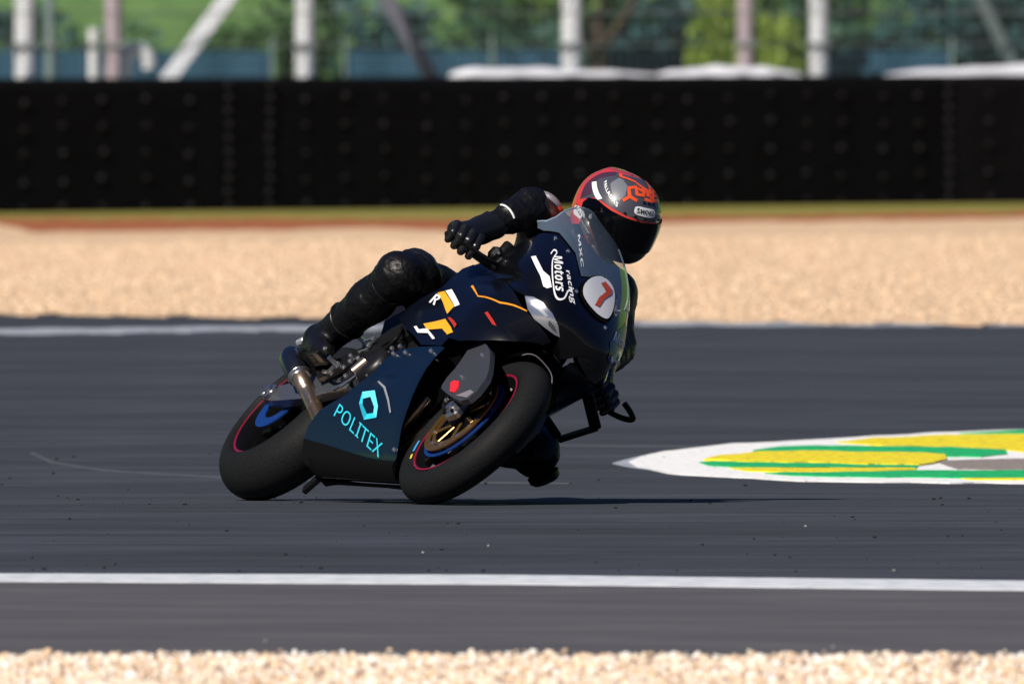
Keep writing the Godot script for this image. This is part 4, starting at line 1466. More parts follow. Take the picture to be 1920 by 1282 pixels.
	var plate_o := [V2(0.032, 0.991), V2(0.076, 0.973), V2(0.123, 0.952), V2(0.165, 0.928), V2(0.191, 0.905), V2(0.194, 0.887), V2(0.181, 0.873), V2(0.155, 0.862), V2(0.12, 0.856), V2(0.079, 0.852), V2(0.04, 0.85), V2(0.01, 0.85), V2(-0.004, 0.851), V2(-0.032, 0.855), V2(-0.068, 0.861), V2(-0.099, 0.868), V2(-0.123, 0.878), V2(-0.141, 0.895), V2(-0.154, 0.915), V2(-0.163, 0.937), V2(-0.167, 0.96), V2(-0.165, 0.981), V2(-0.151, 0.998), V2(-0.126, 1.008), V2(-0.093, 1.014), V2(-0.054, 1.016), V2(-0.019, 1.014), V2(0.002, 1.005)]
	var rim_o := [V2(0.04, 0.994), V2(0.092, 0.974), V2(0.147, 0.951), V2(0.195, 0.924), V2(0.223, 0.9), V2(0.225, 0.88), V2(0.209, 0.863), V2(0.178, 0.852), V2(0.137, 0.844), V2(0.09, 0.84), V2(0.045, 0.838), V2(0.011, 0.838), V2(-0.006, 0.839), V2(-0.04, 0.843), V2(-0.082, 0.85), V2(-0.118, 0.858), V2(-0.147, 0.869), V2(-0.167, 0.888), V2(-0.182, 0.909), V2(-0.191, 0.934), V2(-0.197, 0.96), V2(-0.195, 0.983), V2(-0.178, 1.002), V2(-0.148, 1.014), V2(-0.108, 1.021), V2(-0.062, 1.023), V2(-0.021, 1.02), V2(0.003, 1.01)]
	var np := panel("number_plate", rim_o, cowl, M.matt_black, moto, -1.0, .005, .006, .025)
	panel("white_disc", plate_o, cowl, M.white_print, np, -1.0, .008, .003, .012)
	decal("number_seven", [V2(0.007, 0.971), V2(-0.009, 0.996), V2(-0.025, 0.995), V2(-0.047, 0.995), V2(-0.072, 0.994), V2(-0.101, 0.993), V2(-0.099, 0.974), V2(-0.066, 0.956), V2(-0.039, 0.938), V2(-0.02, 0.921), V2(-0.013, 0.906), V2(-0.008, 0.891), V2(-0.004, 0.877), V2(0.014, 0.869), V2(0.011, 0.882), V2(0.008, 0.895), V2(0.005, 0.909), V2(-0.001, 0.926), V2(-0.01, 0.943), V2(-0.027, 0.96), V2(-0.011, 0.964), V2(-0.001, 0.967)], cowl, M.seven_red, np, -1.0, .0095, .008)
	decal("white_bar", [V2(1.3, .879), V2(1.21, .889), V2(.89, .842), V2(.74, .836), V2(.63, .805), V2(.73, .795), V2(.85, .797), V2(.92, .822)], cowl, M.white_print, nose, -1.0, .002, .05)
	lettering("team_lettering", "Motors", cowl, V2(.86, .922), V2(.54, .803), V2(-.15, .024), M.white_print, nose, -1.0, .002, true, true)
	lettering("team_lettering", "racing", cowl, V2(.56, .897), V2(.27, .803), V2(-.09, .016), M.white_print, nose, -1.0, .002, true, true)
	var sq := curve([Vector3(.93, .925, 0), Vector3(.90, .948, 0), Vector3(.82, .945, 0), Vector3(.84, .905, 0), Vector3(.70, .845, 0), Vector3(.56, .80, 0), Vector3(.44, .782, 0), Vector3(.36, .800, 0), Vector3(.36, .835, 0), Vector3(.31, .850, 0)], 4)
	for k in sq.size() - 1:
		var a := V2(sq[k].x, sq[k].y)
		var b := V2(sq[k + 1].x, sq[k + 1].y)
		var w := (b - a).orthogonal().normalized() * V2(.012, .004)
		decal("outline_mark", [a - w, b - w, b + w, a + w], cowl, M.white_print, nose, -1.0, .002)
	lettering("team_lettering", "Motors", cowl, V2(-.34, .838), V2(-.95, .875), V2(.03, .036), M.white_print, nose, -1.0, .002, true, true)
	decal("white_bar", [V2(-.47, .790), V2(-.70, .806), V2(-.95, .835), V2(-.95, .818), V2(-.70, .792), V2(-.50, .778)], cowl, M.white_print, nose, -1.0, .002, .04)
	decal("blue_flank", [V2(-.36, .880), V2(-.62, .955), V2(-1.2, .955), V2(-1.2, .80), V2(-.95, .80), V2(-.70, .778), V2(-.44, .770), V2(-.30, .82)], cowl, M.left_blue_paint, nose, -1.0, .0010, .05)
	# windscreen
	var scr_h := [V2(.0, 1.268), V2(.18, 1.21), V2(.32, 1.160), V2(.48, 1.115), V2(.68, 1.078), V2(.95, 1.060), V2(1.31, 1.052), V2(1.63, 1.060), V2(1.55, 1.020), V2(1.30, 1.012), V2(.9, 1.032), V2(.46, .995), V2(.36, .957), V2(.27, .924), V2(.12, .958), V2(0.0, .985)]
	scr_h = [V2(.0, 1.268), V2(.25, 1.262), V2(.5, 1.24), V2(.72, 1.20), V2(.90, 1.15), V2(1.10, 1.10), V2(1.35, 1.065), V2(1.63, 1.060), V2(1.55, 1.020), V2(1.30, 1.012), V2(.9, 1.032), V2(.46, .995), V2(.36, .957), V2(.27, .924), V2(.12, .958)]
	var scr := scr_h.duplicate()
	scr.append_array(mir(scr_h))
	scr.remove_at(scr.size() - 1)
	s = begin()
	shell(s, PackedVector2Array(scr), cowl, -1.0, .004, .0, .05, false)
	var ws := put("windscreen", s.commit(), M.screen_glass, moto)
	s = begin()
	var edge := []
	for i in range(-24, 25):
		var a := i / 24.0 * 1.63
		var b := absf(a)
		var u := 1.268
		for k in 7:
			if b >= scr_h[k].x:
				u = lerpf(scr_h[k].y, scr_h[k + 1].y, clampf((b - scr_h[k].x) / (scr_h[k + 1].x - scr_h[k].x), 0, 1))
		edge.append(cowl(V2(a, u)))
	tube(s, edge, .0032, 6)
	fin(s, "screen_edge", M.screen_rim, ws)
	lettering("screen_lettering", "MXC", cowl, V2(.50, 1.075), V2(.31, .955), V2(-.045, .012), M.white_print, ws, -1.0, .006)
	bolts([cowl(V2(.95, 1.005)), cowl(V2(.60, .985)), cowl(V2(.245, .86)), cowl(V2(-.14, .845))], .006, M.bright_bolt, nose)
	# winglet loop under the left flank
	s = begin()
	for e in [[L(.50, .775, -.195), L(.53, .672, -.352)], [L(.53, .672, -.352), L(.49, .565, -.30)]]:
		var t := along(e[0], e[1], Vector3(0, 0, -1))
		box(s, t, Vector3(.014, e[0].distance_to(e[1]) + .012, .075), .005)
	bar(s, L(.47, .575, -.30), L(.44, .60, -.20), .016, .05, .004, Vector3(0, 0, -1))
	fin(s, "winglet", M.black_plastic, moto)
	# tank, seat, tail, undertray
	var f := Field.new(Vector3(-.24, .68, -.36), Vector3(.24, 1.06, .34), .014)
	f.blob(L(.08, .85, 0), Basis.IDENTITY, Vector3(.165, .145, .27), .04)
	f.blob(L(.18, .90, 0), Basis.IDENTITY, Vector3(.13, .10, .15), .05)
	f.bone(L(-.05, .76, 0), L(-.22, .78, 0), .10, .075, .05)
	put("fuel_tank", f.mesh(), M.navy_paint, moto)
	f = Field.new(Vector3(-.22, .66, .08), Vector3(.22, 1.12, 1.08), .016)
	f.bone(L(-.22, .78, .05), L(-.60, .84, .04), .07, .06, .06)
	f.bone(L(-.22, .78, -.05), L(-.60, .84, -.04), .07, .06, .06)
	f.bone(L(-.55, .87, 0), L(-.92, 1.01, 0), .085, .03, .05)
	put("tail_unit", f.mesh(), M.black_paint, moto)
	s = begin()
	box(s, Transform3D(Basis(Vector3.RIGHT, .10), L(-.40, .866, 0)), Vector3(.23, .03, .34), .012)
	fin(s, "seat", M.leather, moto)
	s = begin()
	arc_lathe(s, [Vector2(.345, .09), Vector2(.352, .05), Vector2(.355, 0), Vector2(.352, -.05), Vector2(.345, -.09)], Transform3D(AX, L(-.7102, .30, 0)), PI * .98, PI * 1.42, 16)
	fin(s, "rear_hugger", M.carbon, moto)
	# bars and levers
	for sd in [-1, 1]:
		s = begin()
		tube(s, [L(.36, .860, sd * .12), L(.343, .832, sd * .235)], .012, 10)
		fin(s, "clip_on_bar", M.dark_metal, moto)
		s = begin()
		tube(s, [L(.343, .832, sd * .235), L(.316, .803, sd * .397), L(.315, .802, sd * .402)], [.0165, .0165, .013], 12)
		fin(s, "grip", M.rubber_black, moto)
		s = begin()
		tube(s, curve([L(.39, .840, sd * .20), L(.420, .822, sd * .255), L(.418, .804, sd * .32), L(.408, .788, sd * .380)], 4), [.008, .008, .008, .008, .0075, .007, .0065, .006, .006, .006, .006, .0065, .008], 8)
		fin(s, "lever", M.black_plastic, moto)
		s = begin()
		tube(s, curve([L(.315, .802, sd * .398), L(.40, .800, sd * .435), L(.50, .795, sd * .435), L(.545, .792, sd * .395), L(.548, .795, sd * .36)] if sd < 0 else [L(.315, .802, .398), L(.330, .799, .405), L(.350, .797, .402)], 4), .010, 8)
		fin(s, "lever_guard", M.black_plastic, moto)
		s = begin()
		box(s, Transform3D(Basis(Vector3.RIGHT, -.2), L(.362, .850, sd * .215)), Vector3(.040, .052, .06), .008)
		fin(s, "switch_block", M.black_plastic, moto)
	s = begin()
	lathe(s, [Vector2(0, .024), Vector2(.020, .024), Vector2(.023, .018), Vector2(.021, -.024), Vector2(0, -.024)], Transform3D(Basis.IDENTITY, L(.345, .905, .225)), 16)
	fin(s, "brake_reservoir", M.black_plastic, moto)
	s = begin()
	box(s, Transform3D(Basis(Vector3.UP, .2), L(.345, .868, .215)), Vector3(.10, .046, .040), .010)
	tube(s, curve([L(.33, .90, .17), L(.30, .95, .15), L(.28, .93, .10), L(.30, .86, .07)], 4), .008, 8)
	tube(s, curve([L(.345, .885, .225), L(.31, .93, .20), L(.32, .90, .16)], 4), .006, 8)
	var mc := fin(s, "master_cylinder", M.dark_metal, moto)
	bolts([L(.372, .872, .245), L(.372, .872, .19)], .005, M.bright_bolt, mc)
	s = begin()
	bar(s, L(.36, .845, .10), L(.34, .955, .14), .09, .05, .010, Vector3(0, 0, -1))
	fin(s, "cockpit_cover", M.black_plastic, moto)
	s = begin()
	box(s, Transform3D(Basis(Vector3.RIGHT, .6), L(.36, 1.0, 0)), Vector3(.16, .09, .02), .006)
	fin(s, "dashboard", M.black_plastic, moto)
	# rear sets, hoses and the bright fittings above the belly panel
	for sd in [-1, 1]:
		s = begin()
		plate(s, PackedVector2Array([V2(-.24, .50), V2(-.20, .42), V2(-.36, .345), V2(-.47, .40), V2(-.44, .46), V2(-.36, .44)]), FU(sd * .165), .014)
		var rset := fin(s, "foot_bracket", M.dark_metal, moto)
		bolts([L(-.301, .417, sd * .176), L(-.223, .43, sd * .176), L(-.282, .372, sd * .176), L(-.23, .402, sd * .176), L(-.26, .455, sd * .176)], .0075, M.bright_bolt, rset)
		s = begin()
		tube(s, [L(-.45, .395, sd * .16), L(-.45, .395, sd * .255)], .012, 10)
		fin(s, "foot_peg", M.dark_metal, moto)
		s = begin()
		tube(s, curve([L(-.33, .37, sd * .185), L(-.24, .355, sd * .20), L(-.19, .375, sd * .215)], 3), .007, 8)
		tube(s, [L(-.19, .375, sd * .205), L(-.19, .375, sd * .25)], .009, 8)
		fin(s, "foot_lever", M.steel, moto)
	s = begin()
	tube(s, [L(-.082, .372, .185), L(-.064, .425, .185)], .019, 14)
	fin(s, "brake_cylinder", M.titanium_pale, moto)
	s = begin()
	tube(s, [L(-.15, .30, .175), L(-.075, .345, .178)], .006, 8)
	tube(s, [L(-.10, .31, .178), L(-.06, .365, .18)], .004, 6)
	fin(s, "brake_rod", M.steel, moto)
	s = begin()
	tube(s, curve([L(-.02, .48, .18), L(.02, .53, .19), L(-.03, .57, .18), L(-.10, .60, .165)], 4), .007, 8)
	tube(s, curve([L(-.10, .46, .175), L(-.05, .52, .18), L(.06, .52, .175)], 4), .006, 8)
	fin(s, "coolant_hose", M.black_plastic, moto)
	bolts([L(-.168, .44, .18), L(-.202, .506, .172), L(.03, .49, .18), L(.079, .50, .18), L(-.11, .395, .178), L(-.14, .36, .178)], .008, M.bright_bolt, engine, "fitting")
	s = begin()
	bar(s, L(-.235, .515, .182), L(-.18, .535, .182), .012, .008, .002)
	bar(s, L(-.20, .465, .182), L(-.15, .48, .182), .012, .008, .002)
	fin(s, "hose_clamp", M.bright_bolt, engine)
	# chain
	s = begin()
	for y in [.355, .245]:
		bar(s, L(-.71, .30 + (y - .30) * 1.6, -.10), L(-.05, .40 + (y - .30) * .6, -.10), .012, .010, .002)
	fin(s, "chain", M.dark_metal, moto)


# ------------------------------------------------------------------ the rider
func build_rider() -> void:
	rider = node("person", self)
	lean(rider)
	tag(rider, "rider in black leathers and red and grey helmet, hanging off the motorcycle", "person")
	var hip_r := L(-.38, .88, -.03)
	var hip_l := L(-.38, .86, -.25)
	var knee_r := L(-.085, .715, .293)
	var knee_l := L(-.02, .635, -.435)
	var ank_r := L(-.50, .485, .205)
	var ank_l := L(-.47, .47, -.215)
	var sho_r := L(-.03, 1.185, .095)
	var sho_l := L(-.03, 1.20, -.27)
	var elb_r := L(.19, 1.115, .212)
	var elb_l := L(.08, 1.05, -.37)
	var wri_r := L(.250, .915, .305)
	var wri_l := L(.235, .925, -.315)
	var chest := L(-.07, 1.10, -.09)
	var f := Field.new(Vector3(-.58, .38, -.36), Vector3(.46, 1.36, .66), .0125)
	# trunk
	f.bone(L(-.42, .90, -.14), L(-.26, .98, -.12), .135, .13, .06)
	f.bone(L(-.26, .98, -.12), chest, .13, .125, .06)
	f.bone(L(-.38, .89, -.06), L(-.38, .88, -.23), .12, .12, .05)
	f.bone(L(-.06, 1.13, .0), L(-.06, 1.13, -.18), .10, .10, .06)
	f.bone(sho_r, sho_l, .070, .075, .05)
	f.blob(L(-.12, 1.23, -.09), Basis(Vector3.RIGHT, .6), Vector3(.085, .06, .14), .05)
	f.bone(L(-.03, 1.19, -.08), L(.05, 1.28, -.055), .070, .062, .05)
	# arms
	f.bone(sho_r, elb_r, .068, .054, .035)
	f.bone(elb_r, elb_r.lerp(wri_r, .35), .053, .051, .03)
	f.bone(elb_r.lerp(wri_r, .35), wri_r, .051, .037, .03)
	f.blob(elb_r + L(-.005, .012, .012), Basis.IDENTITY, Vector3(.052, .052, .05), .02)
	f.bone(sho_l, elb_l, .072, .056, .035)
	f.bone(elb_l, elb_l.lerp(wri_l, .35), .055, .052, .03)
	f.bone(elb_l.lerp(wri_l, .35), wri_l, .052, .037, .03)
	# legs
	f.bone(hip_r, hip_r.lerp(knee_r, .5), .105, .092, .05)
	f.bone(hip_r.lerp(knee_r, .5), knee_r, .094, .068, .03)
	f.blob(knee_r.lerp(hip_r, .24) + L(.02, .036, .035), Basis(Vector3.UP, .5), Vector3(.066, .056, .085), .040)
	f.blob(knee_r + L(-.02, -.012, .026), Basis(Vector3.FORWARD, .4), Vector3(.050, .072, .050), .022)
	f.bone(knee_r, knee_r.lerp(ank_r, .38), .066, .071, .025)
	f.bone(knee_r.lerp(ank_r, .38), ank_r, .071, .052, .03)
	f.bone(hip_l, hip_l.lerp(knee_l, .5), .107, .095, .05)
	f.bone(hip_l.lerp(knee_l, .5), knee_l, .095, .072, .03)
	f.blob(knee_l + L(.02, -.01, -.01), Basis.IDENTITY, Vector3(.068, .080, .075), .03)
	f.bone(knee_l, knee_l.lerp(ank_l, .38), .066, .068, .025)
	f.bone(knee_l.lerp(ank_l, .38), ank_l, .068, .046, .03)
	var n := FastNoiseLite.new()
	n.seed = 3
	n.frequency = 9.0
	n.fractal_octaves = 3
	var folds := func(p: Vector3) -> float:
		var bend := 0.0
		for j in [elb_r, elb_l, hip_r.lerp(knee_r, .72), knee_r.lerp(ank_r, .16), sho_r, hip_r]:
			bend = maxf(bend, exp(-p.distance_squared_to(j) / .012))
		var d := ank_r - knee_r
		return .0022 * n.get_noise_3d(p.x, p.y, p.z) + (.0026 + .011 * bend) * n.get_noise_3d(p.x * 1.1 + 5.0, p.y * 2.6, p.z * 2.6)
	put("leather_suit", f.mesh(folds), M.leather, rider)
	suit_details(knee_r, knee_l, hip_r, ank_r, elb_r, wri_r, sho_r)
	glove(1.0, wri_r, elb_r)
	glove(-1.0, wri_l, elb_l)
	boot(1.0, ank_r, knee_r)
	boot(-1.0, ank_l, knee_l)
	helmet()


func cup(called: String, at_: Vector3, b: Basis, r: Vector3, material: Material) -> void:
	var s := begin()
	ball(s, at_, r, b, 20)
	fin(s, called, material, rider)


func suit_details(knee_r: Vector3, knee_l: Vector3, hip_r: Vector3, ank_r: Vector3, elb_r: Vector3, wri_r: Vector3, sho_r: Vector3) -> void:
	var cam := L(.91, -.30, .28).normalized()   # the side of the rider that is lit and seen
	cup("knee_guard", knee_r + L(-.030, -.018, .040), Basis(Vector3.FORWARD, .5), Vector3(.034, .058, .040), M.leather_panel)
	cup("thigh_panel", knee_r.lerp(hip_r, .24) + L(.030, .049, .044), Basis(Vector3.UP, .5), Vector3(.056, .042, .070), M.leather_panel)
	cup("shoulder_cup", sho_r + L(.030, .052, .020), Basis(Vector3.UP, .3), Vector3(.050, .022, .050), M.grey_guard)
	cup("shoulder_badge", sho_r + L(.062, .044, -.004), Basis(Vector3.UP, .3), Vector3(.018, .018, .016), M.deep_red_print)
	# the seam and piping across the knee, and the white band at the end of the sleeve
	var s := begin()
	var c := elb_r.lerp(wri_r, .52)
	var ax := (wri_r - elb_r).normalized()
	var sd := ax.cross(Vector3.UP).normalized()
	var ring := []
	var out_ := (Vector3(.45, .62, -.64) - ax * ax.dot(Vector3(.45, .62, -.64))).normalized()
	for k in 13:
		var a := lerpf(-.75, .75, k / 12.0)
		ring.append(c + (out_ * cos(a) + ax.cross(out_) * sin(a)) * .0500)
	tube(s, ring, .0040, 6)
	fin(s, "sleeve_band", M.white_print, rider)
	s = begin()
	ring = []
	var kc := knee_r.lerp(ank_r, .15)
	ax = (ank_r - knee_r).normalized()
	sd = ax.cross(Vector3.UP).normalized()
	for k in 25:
		var a := TAU * k / 24.0
		ring.append(kc + (sd * cos(a) + ax.cross(sd) * sin(a)) * .068)
	tube(s, ring, .0035, 6, false)
	fin(s, "leg_seam", M.leather_panel, rider)
	# slider puck on the inside knee
	s = begin()
	lathe(s, [Vector2(0, .022), Vector2(.040, .020), Vector2(.052, .010), Vector2(.055, -.01)], Transform3D(Basis(Vector3.BACK, PI / 2 + .35), knee_l + L(.03, -.045, -.075)), 20)
	fin(s, "knee_slider", M.rubber_black, rider)


func glove(sd: float, wrist: Vector3, elbow: Vector3) -> void:
	var b0 := L(.343, .832, sd * .235)
	var b1 := L(.313, .800, sd * .415)
	var bd := (b1 - b0).normalized()
	var g := b0.lerp(b1, .66)
	var up := L(-.40, .90, 0.0)          # from the bar up and back towards the wrist
	up = (up - bd * up.dot(bd)).normalized()
	var fw := bd.cross(up) * (1.0 if bd.cross(up).z < 0.0 else -1.0)      # forwards, across the bar
	var f := Field.new(g - Vector3.ONE * .14, g + Vector3.ONE * .17, .0048)
	f.bone(wrist, wrist.lerp(elbow, .26), .044, .050, .02)
	f.bone(wrist, g + up * .036 - bd * .014, .040, .031, .02)
	f.bone(wrist, g + up * .036 + bd * .022, .036, .029, .02)
	f.bone(g + up * .036 - bd * .034, g + up * .034 + bd * .036, .024, .021, .016)
	var tops := []
	for i in 4:
		var off: float = [-.045, -.015, .014, .042][i]
		var len: float = [1.0, 1.08, 1.02, .86][i]
		var rad: float = [.0150, .0155, .0148, .0134][i]
		var k0 := g + bd * off + up * .040 + fw * .010
		var k1 := g + bd * off + up * (.028 - .003 * (i % 2)) + fw * (.047 * len)
		var k2 := g + bd * off - up * .012 + fw * (.048 * len)
		var k3 := g + bd * off - up * (.038 * len) + fw * .018
		f.bone(k0, k1, rad + .001, rad, .004)
		f.bone(k1, k2, rad, rad - .0005, .004)
		f.bone(k2, k3, rad - .0005, rad - .0018, .004)
		tops.append([k0, k1, rad])
	var t0 := g - bd * .040 + up * .030
	var t1 := g - bd * .056 + up * .004 + fw * .010
	var t2 := g - bd * .046 - up * .022 + fw * .020
	f.bone(t0, t1, .0145, .0125, .006)
	f.bone(t1, t2, .0125, .0105, .004)
	var o := put("glove", f.mesh(), M.leather_panel, rider)
	for e in tops:
		var s := begin()
		var p: Vector3 = e[0].lerp(e[1], .18) + up * e[2] * .72
		ball(s, p, Vector3(.010, .008, .013), Basis(Vector3.UP, .3), 10)
		fin(s, "knuckle_guard", M.lamp_dark, o)
		s = begin()
		ball(s, e[0].lerp(e[1], .9) + up * e[2] * .60 + fw * .004, Vector3(.0065, .004, .007), Basis(Vector3.UP, .3), 8)
		fin(s, "finger_guard", M.lamp_dark, o)
	var s2 := begin()
	ball(s2, wrist.lerp(g, .35) + up * .026 + fw * .012, Vector3(.020, .010, .024), Basis(Vector3.UP, .3), 12)
	fin(s2, "hand_guard", M.rubber_black, o)


func boot(sd: float, ankle: Vector3, knee: Vector3) -> void:
	var lo := ankle + Vector3(-.13, -.13, -.30)
	var f := Field.new(lo, ankle + Vector3(.13, .22, .16), .0075)
	var up := (knee - ankle).normalized()
	var heel := ankle + L(-.040, -.052, -.004 * sd)
	var ball_ := ankle + L(.135, -.066, .022 * sd)
	var toe := ankle + L(.190, -.066, .026 * sd)
	f.bone(ankle, ankle + up * .16, .050, .064, .03)
	f.bone(heel, ball_, .036, .034, .03)
	f.bone(ball_, toe, .034, .026, .02)
	f.bone(ankle, ball_ + L(-.05, .03, 0), .046, .030, .04)
	f.blob(ankle + L(-.015, .0, .03 * sd), Basis.IDENTITY, Vector3(.030, .036, .036), .02)
	var o := put("boot", f.mesh(), M.leather, rider)
	var s := begin()
	bar(s, heel + L(-.03, -.038, 0), toe + L(.02, -.030, 0), .062, .010, .004, Vector3.UP)
	fin(s, "sole", M.rubber_black, o)
	s = begin()
	box(s, Transform3D(Basis(Vector3.RIGHT, .35) * Basis(Vector3.BACK, sd * .35), heel + L(-.030, .035, .030 * sd)), Vector3(.022, .060, .044), .006)
	fin(s, "heel_plate", M.silver_trim, o)
	s = begin()
	box(s, Transform3D(Basis(Vector3.RIGHT, .5) * Basis(Vector3.BACK, sd * -.3), ankle + up * .03 + L(.046, -.004, .022 * sd)), Vector3(.034, .010, .014), .003)
	fin(s, "boot_label", M.white_print, o)
	s = begin()
	var rim := []
	for k in 17:
		var a := TAU * k / 16.0
		var sx := up.cross(Vector3.RIGHT).normalized()
		rim.append(ankle + up * .155 + (sx * cos(a) + up.cross(sx) * sin(a)) * .066)
	tube(s, rim, .005, 6, false)
	fin(s, "boot_cuff", M.leather_panel, o)
	s = begin()
	tube(s, [ankle + up * .13 + L(-.045, .0, .045 * sd), ankle + up * .07 + L(-.042, 0, .040 * sd), ankle + up * .03 + L(-.045, 0, .034 * sd)], .006, 6)
	fin(s, "shin_trim", M.silver_trim, o)


func dome(q: Vector2) -> Vector3:   # the helmet's shell: q.x turns round from the face, q.y is the elevation
	var d := Vector3(sin(q.x) * cos(q.y), sin(q.y), cos(q.x) * cos(q.y))
	var p := 2.3
	var r := pow(pow(absf(d.x) / .130, p) + pow(absf(d.y) / (.146 if d.y > 0 else .150), p) + pow(absf(d.z) / (.152 if d.z > 0 else .165), p), -1.0 / p)
	var az := wrapf(q.x, -PI, PI)
	r += .016 * exp(-pow(az / .7, 2.0) - pow((q.y + .6) / .3, 2.0))
	r += .006 * exp(-pow((q.y - .95) / .10, 2.0)) * smoothstep(2.2, 2.9, absf(az))
	return Vector3(d.x, d.y, -d.z) * r


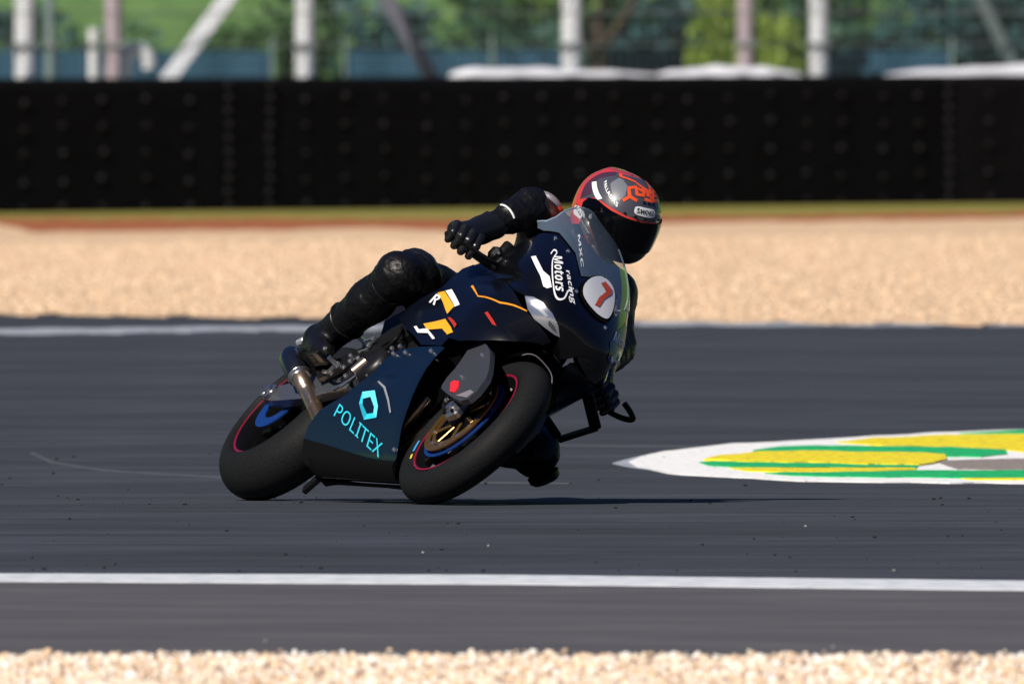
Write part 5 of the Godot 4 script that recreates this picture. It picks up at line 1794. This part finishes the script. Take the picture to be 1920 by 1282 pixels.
func helmet() -> void:
	var h := node("helmet", rider)
	var w := Basis(Vector3(-.79458933, .17691502, .5808002), Vector3(.35667924, .91014888, .21073429), -Vector3(.49133259, -.37460659, .7862965))
	h.transform = Transform3D(rider.basis.inverse() * w.orthonormalized(), L(.105, 1.343, -.049))
	var s := begin()
	shell(s, PackedVector2Array([V2(-PI, -.78), V2(PI, -.78), V2(PI, 1.54), V2(-PI, 1.54)]), dome, -1.0, 0.0, .006, .10)
	var sh := put("shell", s.commit(), M.helmet_red, h)
	# graphics on the shell, from the large fields to the small marks
	var grey := [V2(-1.75, .30), V2(-1.35, .40), V2(-.5, .31), V2(0, .29), V2(.5, .31), V2(1.35, .42), V2(1.62, .30), V2(1.95, .12), V2(2.12, .45), V2(2.16, .92), V2(2.05, 1.22), V2(1.0, 1.44), V2(0, 1.46), V2(-1.0, 1.36), V2(-1.7, .95), V2(-1.85, .62)]
	decal("grey_field", grey, dome, M.helmet_grey, sh, -1.0, .0010, .09)
	decal("plum_field", [V2(1.62, .40), V2(1.78, .28), V2(1.95, .16), V2(2.11, .46), V2(2.14, .92), V2(2.03, 1.20), V2(1.6, 1.14), V2(1.88, .78)], dome, M.helmet_plum, sh, -1.0, .0016, .09)
	decal("pale_field", [V2(1.28, .86), V2(1.25, 1.12), V2(1.0, 1.12), V2(.68, .98), V2(.62, .72), V2(.72, .54), V2(.92, .62)], dome, M.helmet_mid, sh, -1.0, .0018, .08)
	decal("chin_black", [V2(-2.2, -.77), V2(2.2, -.77), V2(2.1, -.55), V2(1.62, -.42), V2(1.55, -.16), V2(1.0, -.30), V2(.4, -.38), V2(-.4, -.38), V2(-1.0, -.30), V2(-1.55, -.16), V2(-1.62, -.42), V2(-2.1, -.55)], dome, M.helmet_black, sh, -1.0, .0012, .09)
	# angular orange maze over the crown
	for k in 2:
		for e in [[V2(.62, .60), V2(.50, .72)], [V2(.50, .72), V2(.60, .92)], [V2(.60, .92), V2(.34, 1.02)], [V2(.34, 1.02), V2(.30, .82)], [V2(.30, .82), V2(.06, .84)], [V2(.06, .84), V2(-.04, 1.06)], [V2(-.04, 1.06), V2(.36, 1.20)], [V2(.36, 1.20), V2(.90, 1.22)], [V2(.90, 1.22), V2(1.30, 1.20)], [V2(-.04, 1.06), V2(-.42, .92)], [V2(-.42, .92), V2(-.30, .74)], [V2(-.30, .74), V2(.0, .76)], [V2(-.42, .92), V2(-.75, 1.0)], [V2(1.30, 1.20), V2(1.62, 1.26)], [V2(.50, .72), V2(.30, .68)], [V2(.10, .95), V2(.22, .99)], [V2(-.12, .86), V2(-.2, .95)]]:
			var a: Vector2 = e[0]
			var b: Vector2 = e[1]
			if k == 1:
				a.x = -.55 - a.x * .8
				b.x = -.55 - b.x * .8
			var sc := 1.0 / maxf(cos((a.y + b.y) / 2.0), .2)
			var dr := V2((b.x - a.x) / sc, b.y - a.y).normalized()
			var wv := V2(-dr.y * sc, dr.x) * .036
			var ex := V2(dr.x * sc, dr.y) * .024
			decal("maze_bar", [a - ex - wv, b + ex - wv, b + ex + wv, a - ex + wv], dome, M.helmet_orange, sh, -1.0, .0022 + .0003 * ((17 * int(a.x * 10)) % 4), .08)
	var badge := func(c: Vector2, r: Vector2) -> Array:
		var o := []
		for k in 20:
			var t := TAU * k / 20.0
			o.append(c + V2(signf(cos(t)) * pow(absf(cos(t)), .55) * r.x, signf(sin(t)) * pow(absf(sin(t)), .55) * r.y))
		return o
	decal("brow_badge", badge.call(V2(0, .475), V2(.31, .095)), dome, M.white_print, sh, -1.0, .0030, .05)
	lettering("badge_lettering", "SHOEI", dome, V2(.25, .425), V2(-.25, .425), V2(0, .10), M.helmet_black, sh, -1.0, .0046)
	for sd in [1.0, -1.0]:
		decal("side_badge", badge.call(V2(1.80 * sd, -.16), V2(.24, .125)), dome, M.white_print, sh, -1.0, .0026, .05)
		lettering("badge_lettering", "SHOEI", dome, V2(1.98, -.11) if sd > 0 else V2(-1.62, -.21), V2(1.62, -.21) if sd > 0 else V2(-1.98, -.11), V2(.0, .10), M.helmet_black, sh, -1.0, .0042)
	decal("white_bar", [V2(1.93, .61), V2(1.80, .70), V2(1.16, .455), V2(1.28, .365)], dome, M.white_print, sh, -1.0, .0026, .06)
	lettering("helmet_lettering", "PALLADAS", dome, V2(1.52, .80), V2(.70, .40), V2(.035, .10), M.white_print, sh, -1.0, .003, true, true)
	for k in 3:
		decal("vent", [V2(.10 - k * .16, .645), V2(.0 - k * .16, .645), V2(.01 - k * .16, .70), V2(.09 - k * .16, .70)], dome, M.helmet_black, sh, -1.0, .0030, .04)
	# visor, its brow line and pivots
	var vis := [V2(-1.72, .12), V2(-1.60, .30), V2(-1.30, .385), V2(-.8, .29), V2(-.4, .255), V2(0, .25), V2(.4, .255), V2(.8, .29), V2(1.30, .385), V2(1.60, .30), V2(1.72, .12), V2(1.66, -.10), V2(1.40, -.24), V2(1.0, -.33), V2(.5, -.40), V2(0, -.42), V2(-.5, -.40), V2(-1.0, -.33), V2(-1.40, -.24), V2(-1.66, -.10)]
	panel("visor", vis, dome, M.visor, h, -1.0, .0055, .004, .07)
	for sd in [1.0, -1.0]:
		s = begin()
		lathe(s, [Vector2(0, .004), Vector2(.008, .004), Vector2(.010, .0)], Transform3D(AX * Basis(Vector3.RIGHT, 0.0 if sd > 0 else PI), dome(V2(1.22 * sd, -.05)) + Vector3(.006 * sd, 0, -.002)), 14)
		fin(s, "visor_pivot", M.silver_trim, h)
	s = begin()
	for k in 9:
		var u := lerpf(-.5, .5, k / 8.0)
		if k % 2 == 0:
			ball(s, dome(V2(u, .345)) * 1.012, Vector3(.008, .003, .006), Basis.IDENTITY, 8)
	fin(s, "vent_slots", M.helmet_black, h)
	# neck roll closing the opening
	s = begin()
	ball(s, Vector3(0, -.085, .012), Vector3(.098, .045, .118), Basis.IDENTITY, 18)
	fin(s, "neck_roll", M.rubber_black, h)
